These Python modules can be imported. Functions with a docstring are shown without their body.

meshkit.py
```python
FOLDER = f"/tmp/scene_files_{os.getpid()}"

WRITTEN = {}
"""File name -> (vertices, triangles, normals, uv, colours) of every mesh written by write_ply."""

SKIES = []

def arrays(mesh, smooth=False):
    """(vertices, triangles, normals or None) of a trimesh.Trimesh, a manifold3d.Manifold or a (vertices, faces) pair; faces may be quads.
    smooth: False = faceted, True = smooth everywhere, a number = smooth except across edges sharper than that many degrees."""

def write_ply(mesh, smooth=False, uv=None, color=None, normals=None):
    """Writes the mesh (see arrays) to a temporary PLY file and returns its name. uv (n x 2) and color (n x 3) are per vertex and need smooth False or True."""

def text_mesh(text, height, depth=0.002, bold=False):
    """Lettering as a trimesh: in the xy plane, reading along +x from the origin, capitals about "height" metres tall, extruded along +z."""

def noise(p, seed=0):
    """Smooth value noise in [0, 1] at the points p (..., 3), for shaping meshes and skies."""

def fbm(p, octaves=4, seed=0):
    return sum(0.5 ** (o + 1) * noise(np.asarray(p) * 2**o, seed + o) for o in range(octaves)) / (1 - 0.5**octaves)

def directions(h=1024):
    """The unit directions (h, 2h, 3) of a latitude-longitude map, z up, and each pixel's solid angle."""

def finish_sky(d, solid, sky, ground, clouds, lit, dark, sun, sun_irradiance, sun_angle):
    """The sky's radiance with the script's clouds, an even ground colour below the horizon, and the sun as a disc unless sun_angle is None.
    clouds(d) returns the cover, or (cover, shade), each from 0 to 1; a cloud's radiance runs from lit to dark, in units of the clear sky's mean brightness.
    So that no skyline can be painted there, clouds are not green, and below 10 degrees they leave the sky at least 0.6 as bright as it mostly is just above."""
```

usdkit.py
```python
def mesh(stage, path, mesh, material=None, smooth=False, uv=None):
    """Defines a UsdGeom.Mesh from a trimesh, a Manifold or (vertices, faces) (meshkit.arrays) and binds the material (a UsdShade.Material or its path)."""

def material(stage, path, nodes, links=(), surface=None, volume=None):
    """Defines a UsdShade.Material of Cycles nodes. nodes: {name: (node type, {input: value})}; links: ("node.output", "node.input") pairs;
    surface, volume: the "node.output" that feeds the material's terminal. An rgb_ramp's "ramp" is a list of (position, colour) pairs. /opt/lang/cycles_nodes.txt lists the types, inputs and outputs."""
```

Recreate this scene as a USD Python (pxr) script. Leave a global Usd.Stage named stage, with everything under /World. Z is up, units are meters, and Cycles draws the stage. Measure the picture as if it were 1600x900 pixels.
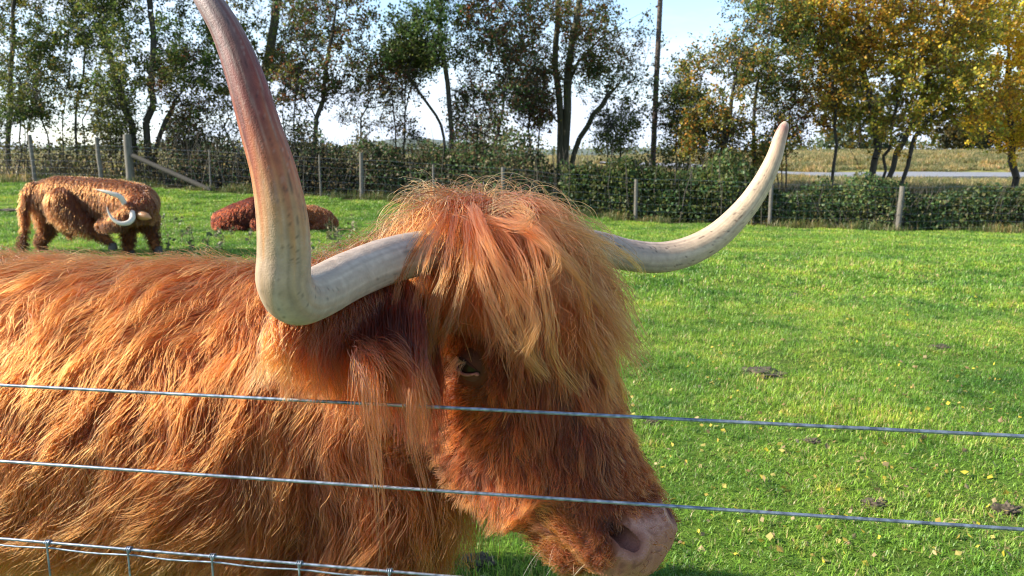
import math
import numpy as np, trimesh, usdkit, meshkit
import manifold3d as m3
from scipy.spatial import cKDTree
from scipy.interpolate import RBFInterpolator
from pxr import Usd, UsdGeom, UsdLux, UsdShade, Gf, Sdf, Vt

# ------------------------------------------------------------------ camera, sky, sun, exposure
stage = Usd.Stage.CreateInMemory()
UsdGeom.SetStageUpAxis(stage, 'Z')
UsdGeom.Xform.Define(stage, '/World')
CAM_H, PITCH, FPX = 1.40, 9.8, 1186.0
cam = UsdGeom.Camera.Define(stage, '/World/camera')
cam.CreateHorizontalApertureAttr(36.0)
cam.CreateFocalLengthAttr(36.0 * FPX / 1600)
cam.AddTranslateOp().Set((0, 0, CAM_H))
cam.AddRotateXOp().Set(90 - PITCH)
cam.CreateFStopAttr(10.0)
cam.CreateFocusDistanceAttr(1.22)
cam.CreateExposureAttr(1.36)
SUN = np.array([-.85, -.06, .50]); SUN /= np.linalg.norm(SUN)
SKY_STRENGTH, SUN_INTENSITY = 0.12, 1.25
s_el, s_rot = float(math.asin(SUN[2])), float(math.atan2(SUN[0], SUN[1]))
sky_mat = usdkit.material(stage, '/World/Looks/sky', {
    "sky": ("sky_texture", {"sky_type": "single_scattering", "sun_disc": False, "sun_elevation": s_el, "sun_rotation": s_rot, "aerosol_density": .25, "ozone_density": 1.6}),
    "tc": ("texture_coordinate", {}),
    "sep": ("separate_xyz", {}),
    "low": ("map_range", {"from_min": 0.02, "from_max": 0.26, "to_min": .93, "to_max": -.15, "clamp": True}),
    "map": ("mapping", {"scale": (2.2, 2.2, 9.0), "location": (.7, .2, .3)}),
    "n": ("noise_texture", {"scale": 1.5, "detail": 6, "roughness": .55, "distortion": .3}),
    "cl": ("map_range", {"from_min": .34, "from_max": .66, "to_min": -.55, "to_max": .6, "clamp": True}),
    "add": ("math", {"math_type": "add", "use_clamp": True}),
    "mix": ("mix_color", {"blend_type": "mix", "b": (3.7, 4.2, 5.0), "use_clamp": False}),
    "bg": ("background_shader", {"strength": SKY_STRENGTH})},
    [("tc.generated", "sep.vector"), ("sep.z", "low.value"), ("tc.generated", "map.vector"), ("map.vector", "n.vector"), ("n.fac", "cl.value"),
     ("low.result", "add.value1"), ("cl.result", "add.value2"), ("add.value", "mix.fac"), ("sky.color", "mix.a"), ("mix.result", "bg.color")], surface="bg.background")
dome = UsdLux.DomeLight.Define(stage, '/World/sky')
UsdShade.MaterialBindingAPI.Apply(dome.GetPrim()).Bind(sky_mat)
sun = UsdLux.DistantLight.Define(stage, '/World/sun')
sun.CreateIntensityAttr(SUN_INTENSITY); sun.CreateNormalizeAttr(True); sun.CreateAngleAttr(.53); sun.CreateColorAttr((1, .93, .82))
sun.AddOrientOp().Set(Gf.Quatf(Gf.Rotation(Gf.Vec3d(0, 0, 1), Gf.Vec3d(*map(float, SUN))).GetQuat()))

# ------------------------------------------------------------------ helpers
_p = math.radians(PITCH)
def P(px, py, d):
    """World point seen at photo pixel (px, py) at the forward distance d."""
    u, v = (px - 800) / FPX, (450 - py) / FPX
    r = np.array([u, math.cos(_p) + v * math.sin(_p), -math.sin(_p) + v * math.cos(_p)])
    return np.array([0, 0, CAM_H]) + r * (d / r[1])
def pix(p):
    q = np.atleast_2d(p) - [0, 0, CAM_H]
    z = q[:, 1] * math.cos(_p) - q[:, 2] * math.sin(_p)
    y = q[:, 1] * math.sin(_p) + q[:, 2] * math.cos(_p)
    return 800 + FPX * q[:, 0] / z, 450 - FPX * y / z
def unit(a):
    a = np.asarray(a, float)
    return a / np.maximum(np.linalg.norm(a, axis=-1, keepdims=True), 1e-9)
def sstep(a, b, x):
    t = np.clip((np.asarray(x, float) - a) / (b - a), 0, 1)
    return t * t * (3 - 2 * t)
taken = {}
def numbered(parent, name):
    k = taken.get((parent, name), 0); taken[(parent, name)] = k + 1
    return f"{parent}/{name}" + (f"_{k:03d}" if k else "")
def tag(prim, label=None, cat=None, group=None, kind=None):
    for k, v in (('label', label), ('category', cat), ('group', group), ('kind', kind)):
        if v: prim.SetCustomDataByKey(k, v)
    return prim
def thing(name, label, cat, loc=(0, 0, 0), group=None, kind=None):
    x = UsdGeom.Xform.Define(stage, numbered('/World', name))
    x.AddTranslateOp().Set(tuple(map(float, loc)))
    return tag(x.GetPrim(), label, cat, group, kind)
def origin(parent):
    """World position of a thing (things are only translated)."""
    return np.array(UsdGeom.XformCache().GetLocalToWorldTransform(parent).ExtractTranslation())
def obj(name, mesh, mat, parent=None, smooth=False, tone=None, world=True):
    """One Mesh prim, its points given in world space."""
    at = str(parent.GetPath()) if parent else '/World'
    v, f = (np.asarray(mesh.vertices), np.asarray(mesh.faces)) if isinstance(mesh, trimesh.Trimesh) else (np.asarray(mesh[0], float), np.asarray(mesh[1]))
    if parent and world: v = v - origin(parent)
    m = usdkit.mesh(stage, numbered(at, name), (v, f), mat, smooth)
    if tone is not None:
        n = len(m.GetPointsAttr().Get())
        UsdGeom.PrimvarsAPI(m).CreatePrimvar('tone', Sdf.ValueTypeNames.Color3fArray, 'vertex').Set(Vt.Vec3fArray.FromNumpy(np.broadcast_to(tone, (n, 3)).astype(np.float32)))
    return m.GetPrim()
def curves(name, pts, w, tone, mat, parent=None, world=True):
    """pts (n, k, 3), w (n, k) widths, tone (n, k, 3): strands as ONE BasisCurves prim."""
    at = str(parent.GetPath()) if parent else '/World'
    n, k = pts.shape[:2]
    if parent and world: pts = pts - origin(parent)
    c = UsdGeom.BasisCurves.Define(stage, numbered(at, name))
    c.CreateTypeAttr('linear')
    c.CreatePointsAttr(Vt.Vec3fArray.FromNumpy(pts.reshape(-1, 3).astype(np.float32)))
    c.CreateCurveVertexCountsAttr(Vt.IntArray.FromNumpy(np.full(n, k, np.int32)))
    c.CreateWidthsAttr(Vt.FloatArray.FromNumpy(np.broadcast_to(w, (n, k)).astype(np.float32).ravel())); c.SetWidthsInterpolation('vertex')
    UsdGeom.PrimvarsAPI(c).CreatePrimvar('tone', Sdf.ValueTypeNames.Color3fArray, 'vertex').Set(Vt.Vec3fArray.FromNumpy(np.broadcast_to(tone, (n, k, 3)).reshape(-1, 3).astype(np.float32)))
    UsdShade.MaterialBindingAPI.Apply(c.GetPrim()).Bind(mat)
    return c.GetPrim()
def spline(pts, n):
    """Catmull-Rom through the rows of pts (any number of columns)."""
    p = np.asarray(pts, float); p = np.vstack([2 * p[0] - p[1], p, 2 * p[-1] - p[-2]])
    s = np.linspace(0, len(p) - 3 - 1e-9, n); i = s.astype(int); t = (s - i)[:, None]
    a, b, c, d = p[i], p[i + 1], p[i + 2], p[i + 3]
    return .5 * (2 * b + (c - a) * t + (2 * a - 5 * b + 4 * c - d) * t ** 2 + (3 * b - a - 3 * c + d) * t ** 3)
def sweep(path, radii, sides=8, cap=True):
    """Tube with its own radius at each point; returns vertices, triangles."""
    p = np.asarray(path, float); n = len(p)
    t = unit(np.gradient(p, axis=0))
    a = np.zeros_like(p); a0 = np.array([0, 0, 1.]) if abs(t[0, 2]) < .9 else np.array([1., 0, 0])
    for i in range(n):
        a0 = a0 - t[i] * (a0 @ t[i]); a0 /= np.linalg.norm(a0) + 1e-9; a[i] = a0
    b = np.cross(t, a); g = np.arange(sides) * 2 * np.pi / sides
    r = np.broadcast_to(radii, (n,))[:, None, None]
    v = p[:, None] + r * (np.cos(g)[None, :, None] * a[:, None] + np.sin(g)[None, :, None] * b[:, None])
    i, j = np.meshgrid(np.arange(n - 1), np.arange(sides), indexing='ij')
    q = np.stack([i * sides + j, i * sides + (j + 1) % sides, (i + 1) * sides + (j + 1) % sides, (i + 1) * sides + j], -1).reshape(-1, 4)
    f = np.vstack([q[:, [0, 1, 2]], q[:, [0, 2, 3]]]); v = v.reshape(-1, 3)
    if cap:
        v = np.vstack([v, p[0], p[-1]]); k = len(v); j = np.arange(sides)
        f = np.vstack([f, np.stack([np.full(sides, k - 2), (j + 1) % sides, j], 1), np.stack([np.full(sides, k - 1), (n - 1) * sides + j, (n - 1) * sides + (j + 1) % sides], 1)])
    return v, f
class MB:
    def __init__(s): s.v, s.f, s.c, s.n = [], [], [], 0
    def add(s, vf, tone=None):
        s.v.append(vf[0]); s.f.append(vf[1] + s.n); s.n += len(vf[0])
        if tone is not None: s.c.append(np.broadcast_to(tone, (len(vf[0]), 3)))
    def mesh(s): return np.vstack(s.v), np.vstack(s.f)
    def tone(s): return np.vstack(s.c)
def bones(chain, ref=.03, iters=12, cut=None):
    """Union of hulls of spheres at joint pairs ((p, r), (p, r)), refined and smoothed into one body."""
    def ball(p, r): return m3.Manifold.sphere(float(r), 20).translate(tuple(map(float, p)))
    parts = [m3.Manifold.batch_hull([ball(p, r) for p, r in link]) for link in chain]
    m = m3.Manifold.batch_boolean(parts, m3.OpType.Add).refine_to_length(ref)
    if cut is not None: m = m - cut
    mm = m.to_mesh()
    t = trimesh.Trimesh(mm.vert_properties[:, :3], mm.tri_verts, process=True)
    t.merge_vertices()
    trimesh.smoothing.filter_taubin(t, lamb=.5, nu=.52, iterations=iters)
    return t
def mix3(a, b, t): return np.asarray(a) * (1 - t) + np.asarray(b) * t

# ------------------------------------------------------------------ materials
def mat(name, nodes, links, surface="p.BSDF"): return usdkit.material(stage, '/World/Looks/' + name, nodes, links, surface=surface)
HAIR = mat('hair', {"a": ("attribute", {"attribute": "tone"}), "p": ("principled_hair_bsdf", {"model": "Chiang", "parametrization": "Direct coloring", "roughness": .46, "radial_roughness": .6, "ior": 1.42, "coat": 0.0, "random_roughness": .1})}, [("a.color", "p.color")])
SKIN = mat('hide', {"a": ("attribute", {"attribute": "tone"}), "n": ("voronoi_texture", {"scale": 330.}), "b": ("bump", {"strength": .55, "distance": .002}), "s": ("separate_color", {}), "w": ("map_range", {"from_min": .20, "from_max": .27, "to_min": .75, "to_max": .34, "clamp": True}), "w2": ("map_range", {"from_min": .20, "from_max": .27, "to_min": .12, "to_max": .5, "clamp": True}), "p": ("principled_bsdf", {})},
           [("a.color", "s.color"), ("s.r", "w.value"), ("s.r", "w2.value"), ("w.result", "p.roughness"), ("w2.result", "p.specular_ior_level"), ("a.color", "p.base_color"), ("n.distance", "b.height"), ("b.normal", "p.normal")])
EYE = mat('eyeball', {"p": ("principled_bsdf", {"base_color": (.018, .010, .007), "roughness": .22, "coat_weight": .12, "coat_roughness": .05, "specular_ior_level": .3})}, [])
HORN = mat('horn', {"a": ("attribute", {"attribute": "tone"}), "tc": ("texture_coordinate", {}), "n": ("noise_texture", {"scale": 60., "detail": 5, "roughness": .6}), "n2": ("noise_texture", {"scale": 420., "detail": 2}),
    "r": ("map_range", {"from_min": .3, "from_max": .7, "to_min": .80, "to_max": 1.12}), "m": ("mix", {"mix_type": "multiply", "fac": 1.}), "ad": ("math", {"math_type": "add"}), "b": ("bump", {"strength": .35, "distance": .0015}),
    "p": ("principled_bsdf", {"roughness": .55, "specular_ior_level": .32})},
    [("tc.object", "n.vector"), ("tc.object", "n2.vector"), ("a.color", "m.color1"), ("n.fac", "r.value"), ("r.result", "m.color2"), ("m.color", "p.base_color"), ("n.fac", "ad.value1"), ("n2.fac", "ad.value2"), ("ad.value", "b.height"), ("b.normal", "p.normal")])
WIRE = mat('galvanised_wire', {"g": ("geometry", {}), "n": ("noise_texture", {"scale": 90., "detail": 4}), "r": ("rgb_ramp", {"ramp": [(.35, (.12, .14, .17)), (.7, (.34, .38, .44))]}), "p": ("principled_bsdf", {"metallic": .75, "roughness": .42})},
           [("g.position", "n.vector"), ("n.fac", "r.fac"), ("r.color", "p.base_color")])
def wood(name, c0, c1):
    return mat(name, {"tc": ("geometry", {}), "mp": ("mapping", {"scale": (30, 30, 3)}), "n": ("noise_texture", {"scale": 1.5, "detail": 6, "roughness": .65}), "r": ("rgb_ramp", {"ramp": [(.3, c0), (.7, c1)]}), "b": ("bump", {"strength": .5, "distance": .01}), "p": ("principled_bsdf", {"roughness": .85})},
               [("tc.position", "mp.vector"), ("mp.vector", "n.vector"), ("n.fac", "r.fac"), ("r.color", "p.base_color"), ("n.fac", "b.height"), ("b.normal", "p.normal")])
POST = wood('weathered_post', (.07, .062, .047), (.175, .155, .125))
LOG = wood('rotten_log', (.035, .03, .022), (.085, .07, .052))
BARK = wood('bark', (.022, .019, .014), (.075, .062, .042))
MOSS = wood('mossy_bark', (.035, .033, .015), (.105, .09, .045))
POLE = wood('pole_wood', (.06, .045, .035), (.15, .115, .09))
def leafy(name, trans=.35, rough=.5):
    return mat(name, {"a": ("attribute", {"attribute": "tone"}), "p": ("principled_bsdf", {"roughness": rough, "specular_ior_level": .35}), "t": ("translucent_bsdf", {}), "x": ("mix_closure", {"fac": trans})},
               [("a.color", "p.base_color"), ("a.color", "t.color"), ("p.BSDF", "x.closure1"), ("t.BSDF", "x.closure2")], surface="x.closure")
LEAF = leafy('leaf', .5)
DRY = leafy('fallen_leaf', .2, .6)
GRASS = mat('grass_blade', {"a": ("attribute", {"attribute": "tone"}), "g": ("geometry", {}), "n": ("noise_texture", {"scale": .8, "detail": 9, "roughness": .74}), "r": ("rgb_ramp", {"ramp": [(.38, (.40, .56, .55)), (.5, (.95, .97, 1)), (.62, (1.5, 1.2, 1.1))]}), "n2": ("noise_texture", {"scale": 5.5, "detail": 5, "roughness": .6, "distortion": .4}), "r2": ("rgb_ramp", {"ramp": [(.36, (.45, .55, .5)), (.46, (1, 1, 1)), (.60, (1.02, 1, 1)), (.70, (1.7, 1.1, 1.6))]}), "m0": ("mix", {"mix_type": "multiply", "fac": 1.}), "m": ("mix", {"mix_type": "multiply", "fac": 1.}), "p": ("principled_bsdf", {"roughness": .45, "specular_ior_level": .4}), "t": ("translucent_bsdf", {}), "x": ("mix_closure", {"fac": .4})},
    [("a.color", "m0.color1"), ("g.position", "n2.vector"), ("n2.fac", "r2.fac"), ("r2.color", "m0.color2"), ("m0.color", "m.color1"), ("g.position", "n.vector"), ("n.fac", "r.fac"), ("r.color", "m.color2"), ("m.color", "p.base_color"), ("m.color", "t.color"), ("p.BSDF", "x.closure1"), ("t.BSDF", "x.closure2")], surface="x.closure")
SOIL = mat('turf', {"a": ("attribute", {"attribute": "tone"}), "g": ("geometry", {}), "n": ("noise_texture", {"scale": 2.3, "detail": 8, "roughness": .7}), "n2": ("noise_texture", {"scale": 45., "detail": 4, "roughness": .7}),
    "r": ("rgb_ramp", {"ramp": [(.3, (.6, .6, .55)), (.5, (1, 1, 1)), (.72, (1.3, 1.2, .95))]}), "r2": ("rgb_ramp", {"ramp": [(.3, (.55, .55, .5)), (.7, (1.35, 1.35, 1.25))]}), "m": ("mix", {"mix_type": "multiply", "fac": 1.}), "m2": ("mix", {"mix_type": "multiply", "fac": 1.}),
    "b": ("bump", {"strength": .8, "distance": .03}), "p": ("principled_bsdf", {"roughness": .9, "specular_ior_level": .1})},
    [("g.position", "n.vector"), ("g.position", "n2.vector"), ("n.fac", "r.fac"), ("n2.fac", "r2.fac"), ("a.color", "m.color1"), ("r.color", "m.color2"), ("m.color", "m2.color1"), ("r2.color", "m2.color2"), ("m2.color", "p.base_color"), ("n2.fac", "b.height"), ("b.normal", "p.normal")])
ROAD = mat('asphalt', {"g": ("geometry", {}), "n": ("noise_texture", {"scale": 6., "detail": 5}), "r": ("rgb_ramp", {"ramp": [(.3, (.16, .16, .17)), (.7, (.24, .24, .25))]}), "p": ("principled_bsdf", {"roughness": .7})}, [("g.position", "n.vector"), ("n.fac", "r.fac"), ("r.color", "p.base_color")])
CLOD = mat('mud', {"g": ("geometry", {}), "n": ("noise_texture", {"scale": 30., "detail": 5}), "r": ("rgb_ramp", {"ramp": [(.3, (.03, .022, .013)), (.7, (.10, .075, .047))]}), "p": ("principled_bsdf", {"roughness": .9})}, [("g.position", "n.vector"), ("n.fac", "r.fac"), ("r.color", "p.base_color")])
HOOF = mat('hoof', {"p": ("principled_bsdf", {"base_color": (.03, .025, .022), "roughness": .5})}, [])

# ------------------------------------------------------------------ terrain
FENCE_PX = [(-400, 278, 22.5), (55, 284, 21), (205, 288, 20.5), (330, 298, 20.3), (565, 311, 20), (785, 328, 19.2), (993, 346, 18.5), (1200, 356, 18), (1400, 363, 17.5), (1700, 368, 17)]
FENCE = np.array([P(*q) for q in FENCE_PX])
ctl = [*FENCE]
for x in (-30, -15, -8, 0, 8, 15, 30):
    for y in (-6, 0, 4, 8, 11): ctl.append((x, y, .02 + .02 * (y > 9)))
    ctl.append((x, 14.5, .10 if x < -3 else (-.1 if x > 3 else 0.)))
for q in [(1250, 281, 31), (1600, 282, 31), (1250, 273, 35), (1600, 273, 35), (1300, 246, 41), (1600, 246, 41), (1300, 239, 50), (1600, 239, 50), (1450, 300, 23), (1250, 300, 24),
          (0, 262, 28), (300, 262, 28), (0, 244, 45), (300, 246, 45), (0, 240, 80), (400, 240, 80), (650, 258, 30), (900, 264, 30), (1000, 262, 32), (650, 252, 50), (1000, 252, 50), (1100, 262, 33), (800, 250, 100), (1400, 244, 100), (300, 243, 100)]:
    ctl.append(P(*q))
ctl = np.array(ctl)
_rbf = RBFInterpolator(ctl[:, :2], ctl[:, 2], kernel='linear', smoothing=.3, neighbors=40)
def gz(x, y):
    x, y = np.atleast_1d(np.asarray(x, float)), np.atleast_1d(np.asarray(y, float)); x, y = np.broadcast_arrays(x, y)
    c = np.stack([np.clip(x, -60, 60), np.clip(y, -8, 110)], -1).reshape(-1, 2)
    z = _rbf(c).reshape(x.shape)
    q = np.stack([x * .9, y * .9, 0 * x], -1)
    return z + (meshkit.fbm(q, 3, 3) - .5) * .07 * (y < 30) + (meshkit.noise(q * 3, 8) - .5) * .015
def fence_y(x): return np.interp(x, FENCE[:, 0], FENCE[:, 1])
gx = np.concatenate([-np.geomspace(4000, 30, 24), np.arange(-29.5, 30, .33), np.geomspace(30, 4000, 24)])
gy = np.concatenate([[-60, -20], np.arange(-8, 2, .5), np.arange(2, 24, .2), np.arange(24, 60, .7), np.geomspace(61, 6000, 40)])
GX, GY = np.meshgrid(gx, gy, indexing='ij')
GZ = gz(GX, GY)
GZ = np.where(GY > 110, GZ - (GY - 110) * .004, GZ)
v = np.stack([GX, GY, GZ], -1).reshape(-1, 3)
i, j = np.meshgrid(np.arange(len(gx) - 1), np.arange(len(gy) - 1), indexing='ij'); k = i * len(gy) + j
q = np.stack([k, k + len(gy), k + len(gy) + 1, k + 1], -1).reshape(-1, 4)
beyond = v[:, 1] - fence_y(v[:, 0])
nz = meshkit.fbm(v * [.5, .5, 0], 4, 11)[:, None]
col = mix3((.075, .15, .018), (.11, .17, .024), nz)
dirt = sstep(.62, .72, meshkit.fbm(v * [1.1, 1.1, 0] + 7, 4, 5))[:, None]
col = mix3(col, (.11, .10, .045), dirt * .4)
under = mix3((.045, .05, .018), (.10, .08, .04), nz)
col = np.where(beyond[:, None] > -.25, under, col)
verge = mix3((.17, .20, .05), (.30, .25, .10), nz)
far = mix3(mix3((.20, .19, .06), (.33, .26, .12), nz), (.13, .19, .06), sstep(.5, .6, meshkit.fbm(v * [.05, .02, 0], 3, 21))[:, None])
col = np.where((v[:, 1] > 26.5)[:, None], np.where((v[:, 0] > 8)[:, None], verge, far), col)
g = obj('ground', (v, q), SOIL, smooth=True, tone=col); tag(g, kind='structure')

# ------------------------------------------------------------------ road beyond the hedge, far hill
rx = np.linspace(4, 60, 60); rv = []
yc = 33.0 + .0 * rx
for x, y in zip(rx, yc):
    zz = float(gz(x, y)[0])
    rv += [(x, y - 2.2, zz + .07), (x, y + 2.2, zz + .17)]
rv = np.array(rv); kk = np.arange(len(rx) - 1) * 2
top = np.stack([kk, kk + 2, kk + 3, kk + 1], 1)
low = rv - [0, 0, .5]; n0 = len(rv)
side = np.vstack([np.stack([kk + n0, kk + 2 + n0, kk + 2, kk], 1), np.stack([kk + 1, kk + 3, kk + 3 + n0, kk + 1 + n0], 1)])
tag(obj('road', (np.vstack([rv, low]), np.vstack([top, side])), ROAD), kind='structure')
hx = np.linspace(-700, 500, 120)
hy = 900.
hzs = 7 + 17 * np.exp(-((hx + 130) / 95) ** 2) + 10 * np.exp(-((hx + 480) / 160) ** 2) + 5 * np.exp(-((hx - 180) / 120) ** 2) + 3 * meshkit.fbm(np.stack([hx * .02, 0 * hx, 0 * hx], -1), 4, 2)
rows = [(0, -25., -20.), (40, .55, 0), (110, 1., 0), (260, .6, 0), (420, -10., -20)]
hv = np.vstack([np.stack([hx, hy + dy + 0 * hx, (hzs * s if s > 0 else -20 + 0 * hx)], -1) for dy, s, _ in rows])
m = len(hx); hf = np.vstack([np.stack([a * m + np.arange(m - 1), a * m + np.arange(1, m), (a + 1) * m + np.arange(1, m), (a + 1) * m + np.arange(m - 1)], 1) for a in range(len(rows) - 1)])
tag(obj('hills', (hv, hf), SOIL, smooth=True, tone=(.13, .155, .15)), kind='structure')

# ------------------------------------------------------------------ trees
def leaf_cloud(pts, size, rng, palette, up=.3):
    """One folded leaf (two triangles) at each point."""
    n = len(pts)
    a = unit(rng.normal(size=(n, 3))); nn = unit(rng.normal(size=(n, 3)) + [0, 0, up]); b = unit(np.cross(nn, a)); a = np.cross(b, nn)
    s = (size * rng.uniform(.6, 1.35, n))[:, None]
    w = s * rng.uniform(.32, .5, (n, 1))
    v = np.stack([pts - a * s * .5, pts + b * w - nn * w * .2, pts + a * s * .5, pts - b * w - nn * w * .2], 1).reshape(-1, 3)
    k = np.arange(n)[:, None] * 4
    f = np.vstack([k + [0, 1, 2], k + [0, 2, 3]])
    pal = np.array(palette); c = pal[rng.integers(0, len(pal), n)] * rng.uniform(.65, 1.3, (n, 1))
    return (v, f), np.repeat(c, 4, 0)
LEAFY = 3.3
def tree(label, base, crown, trunk_px, r0, palette, nat, leaves, seed, leaf=.068, bark=BARK, group=None, stems=None, gap=.42, name='tree', fringe=0):
    """crown: list of (centre, radii) ellipsoids; trunk_px: one or more polylines (world points) that the limbs grow from."""
    rng = np.random.default_rng(seed)
    t = thing(name, label, 'tree', base, group)
    nodes, par = [], []
    for line in trunk_px:
        pth = spline(line, 10); pth[1:] += rng.normal(0, .035, (9, 3)) * [1, 1, .3]
        st = len(nodes)
        for q_ in range(10):
            nodes.append(pth[q_]); par.append(st + q_ - 1 if q_ else -1)
    ntr = len(nodes)
    at = []
    if fringe:
        b0 = np.mean([l_[0] for l_ in trunk_px], 0); top = min(c[2] - r[2] for c, r in crown)
        crown = list(crown) + [((b0[0], b0[1], (b0[2] + 1.0 + top) / 2 + .35), (fringe, fringe * .8, max(.5, (top - b0[2]) / 2)))]
    tot = sum(np.prod(r) ** .67 for _, r in crown)
    for c, r in crown:
        k = int(nat * np.prod(r) ** .67 / tot * 2.2)
        d = unit(rng.normal(size=(k, 3))) * (rng.uniform(.12, 1, (k, 1)) ** .5) * np.asarray(r) + c
        keep = meshkit.fbm(d * .9 + seed * 3.1, 3, seed) > gap
        at.append(d[keep])
    at = np.vstack(at)[: int(nat * 1.3)]
    N = np.array(nodes); low = N[:, 2].min()
    order = np.argsort(np.linalg.norm(at[:, None] - N[None], axis=-1).min(1))
    ends = []
    for a in at[order]:
        N = np.array(nodes); dv = a - N; dist = np.linalg.norm(dv, axis=1)
        cost = dist * (1 + .9 * np.clip(-dv[:, 2] / (dist + 1e-6) + .1, 0, 1)) + .25 * (N[:, 2] < low + .8)
        b = int(np.argmin(cost)); q0 = N[b]; L = dist[b]
        ns = max(2, min(5, int(L / .35) + 1)); prev = b
        sag = rng.normal(0, .09, 3) * L
        for s_ in range(1, ns + 1):
            u = s_ / ns
            nodes.append(q0 + (a - q0) * u + sag * math.sin(u * math.pi) + rng.normal(0, .02, 3) * (u < 1)); par.append(prev); prev = len(nodes) - 1
        ends.append(prev)
    N, par = np.array(nodes), np.array(par)
    area = np.zeros(len(N)); kids = np.bincount(par[par >= 0], minlength=len(N)); area[kids == 0] = .0045 ** 2.2
    for q_ in range(len(N) - 1, -1, -1):
        if par[q_] >= 0: area[par[q_]] += area[q_]
    rad = area ** (1 / 2.2)
    rad *= 1 + (.78 * r0 / rad[:ntr].max() - 1) * sstep(.01, rad[:ntr].max() * .8, rad)
    wood_, big = MB(), np.nonzero(par >= 0)[0]
    for q_ in big:
        p_ = par[q_]; rr = min(rad[p_], rad[q_] * 1.5 if q_ >= ntr else rad[p_])
        wood_.add(sweep([N[p_], N[q_]], [rr, rad[q_]], 6 if rad[q_] > .03 else (4 if rad[q_] > .012 else 3), False))
    # flare at the foot
    obj('trunk', wood_.mesh(), bark, t, smooth=True)
    tw, lp = MB(), []
    E = N[ends]
    for q_, e in zip(ends, E):
        d0 = unit(e - N[par[q_]])
        for _ in range(5):
            d = unit(d0 + rng.normal(0, .8, 3) + [0, 0, .1]); L = rng.uniform(.2, .5)
            pts = np.array([e, e + d * L * .5 + rng.normal(0, .02, 3), e + d * L + rng.normal(0, .05, 3)])
            tw.add(sweep(pts, [.005, .004, .002], 3, False))
            lp.append(np.stack([pts[0] + (pts[2] - pts[0]) * u for u in rng.uniform(.1, 1.1, 9)]))
    tag(obj('twigs', tw.mesh(), bark, t), kind='stuff')
    lp = np.vstack(lp); leaves = int(leaves * LEAFY)
    den = meshkit.fbm(lp * 1.1 + seed, 3, seed + 9)
    pr = np.clip(1.4 * sstep(.36, .6, den) + .12, 0, 1); pr /= pr.sum()
    pick = rng.choice(len(lp), leaves, p=pr)
    (lv, lf), lc = leaf_cloud(lp[pick] + rng.normal(0, .055, (leaves, 3)), leaf, rng, palette)
    hue = meshkit.fbm(lv * .55 + seed * 1.7, 3, seed + 4)[:, None]
    lc = lc * mix3((.8, .95, .9), (1.25, 1.02, .9), sstep(.35, .65, hue))
    obj('crown', (lv, lf), LEAF, t, tone=lc)
    return t
GREEN = [(.06, .11, .022), (.09, .15, .03), (.05, .085, .02), (.13, .17, .035)]
OLIVE = [(.12, .14, .03), (.17, .17, .034), (.085, .10, .026), (.21, .16, .03)]
RUSSET = [(.17, .075, .035), (.13, .10, .035), (.09, .075, .025), (.20, .07, .03), (.07, .08, .025)]
GOLD = [(.58, .40, .04), (.62, .36, .04), (.42, .38, .05), (.46, .23, .04), (.32, .33, .05), (.72, .50, .05)]
YELLOW = [(.74, .62, .04), (.80, .66, .045), (.56, .54, .045), (.62, .45, .04)]
def G(px, py, d):
    """Ground point below photo pixel column px at distance d."""
    x = P(px, py, d)[0]; return np.array([x, d, float(gz(x, d)[0]) - .06])
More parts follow.
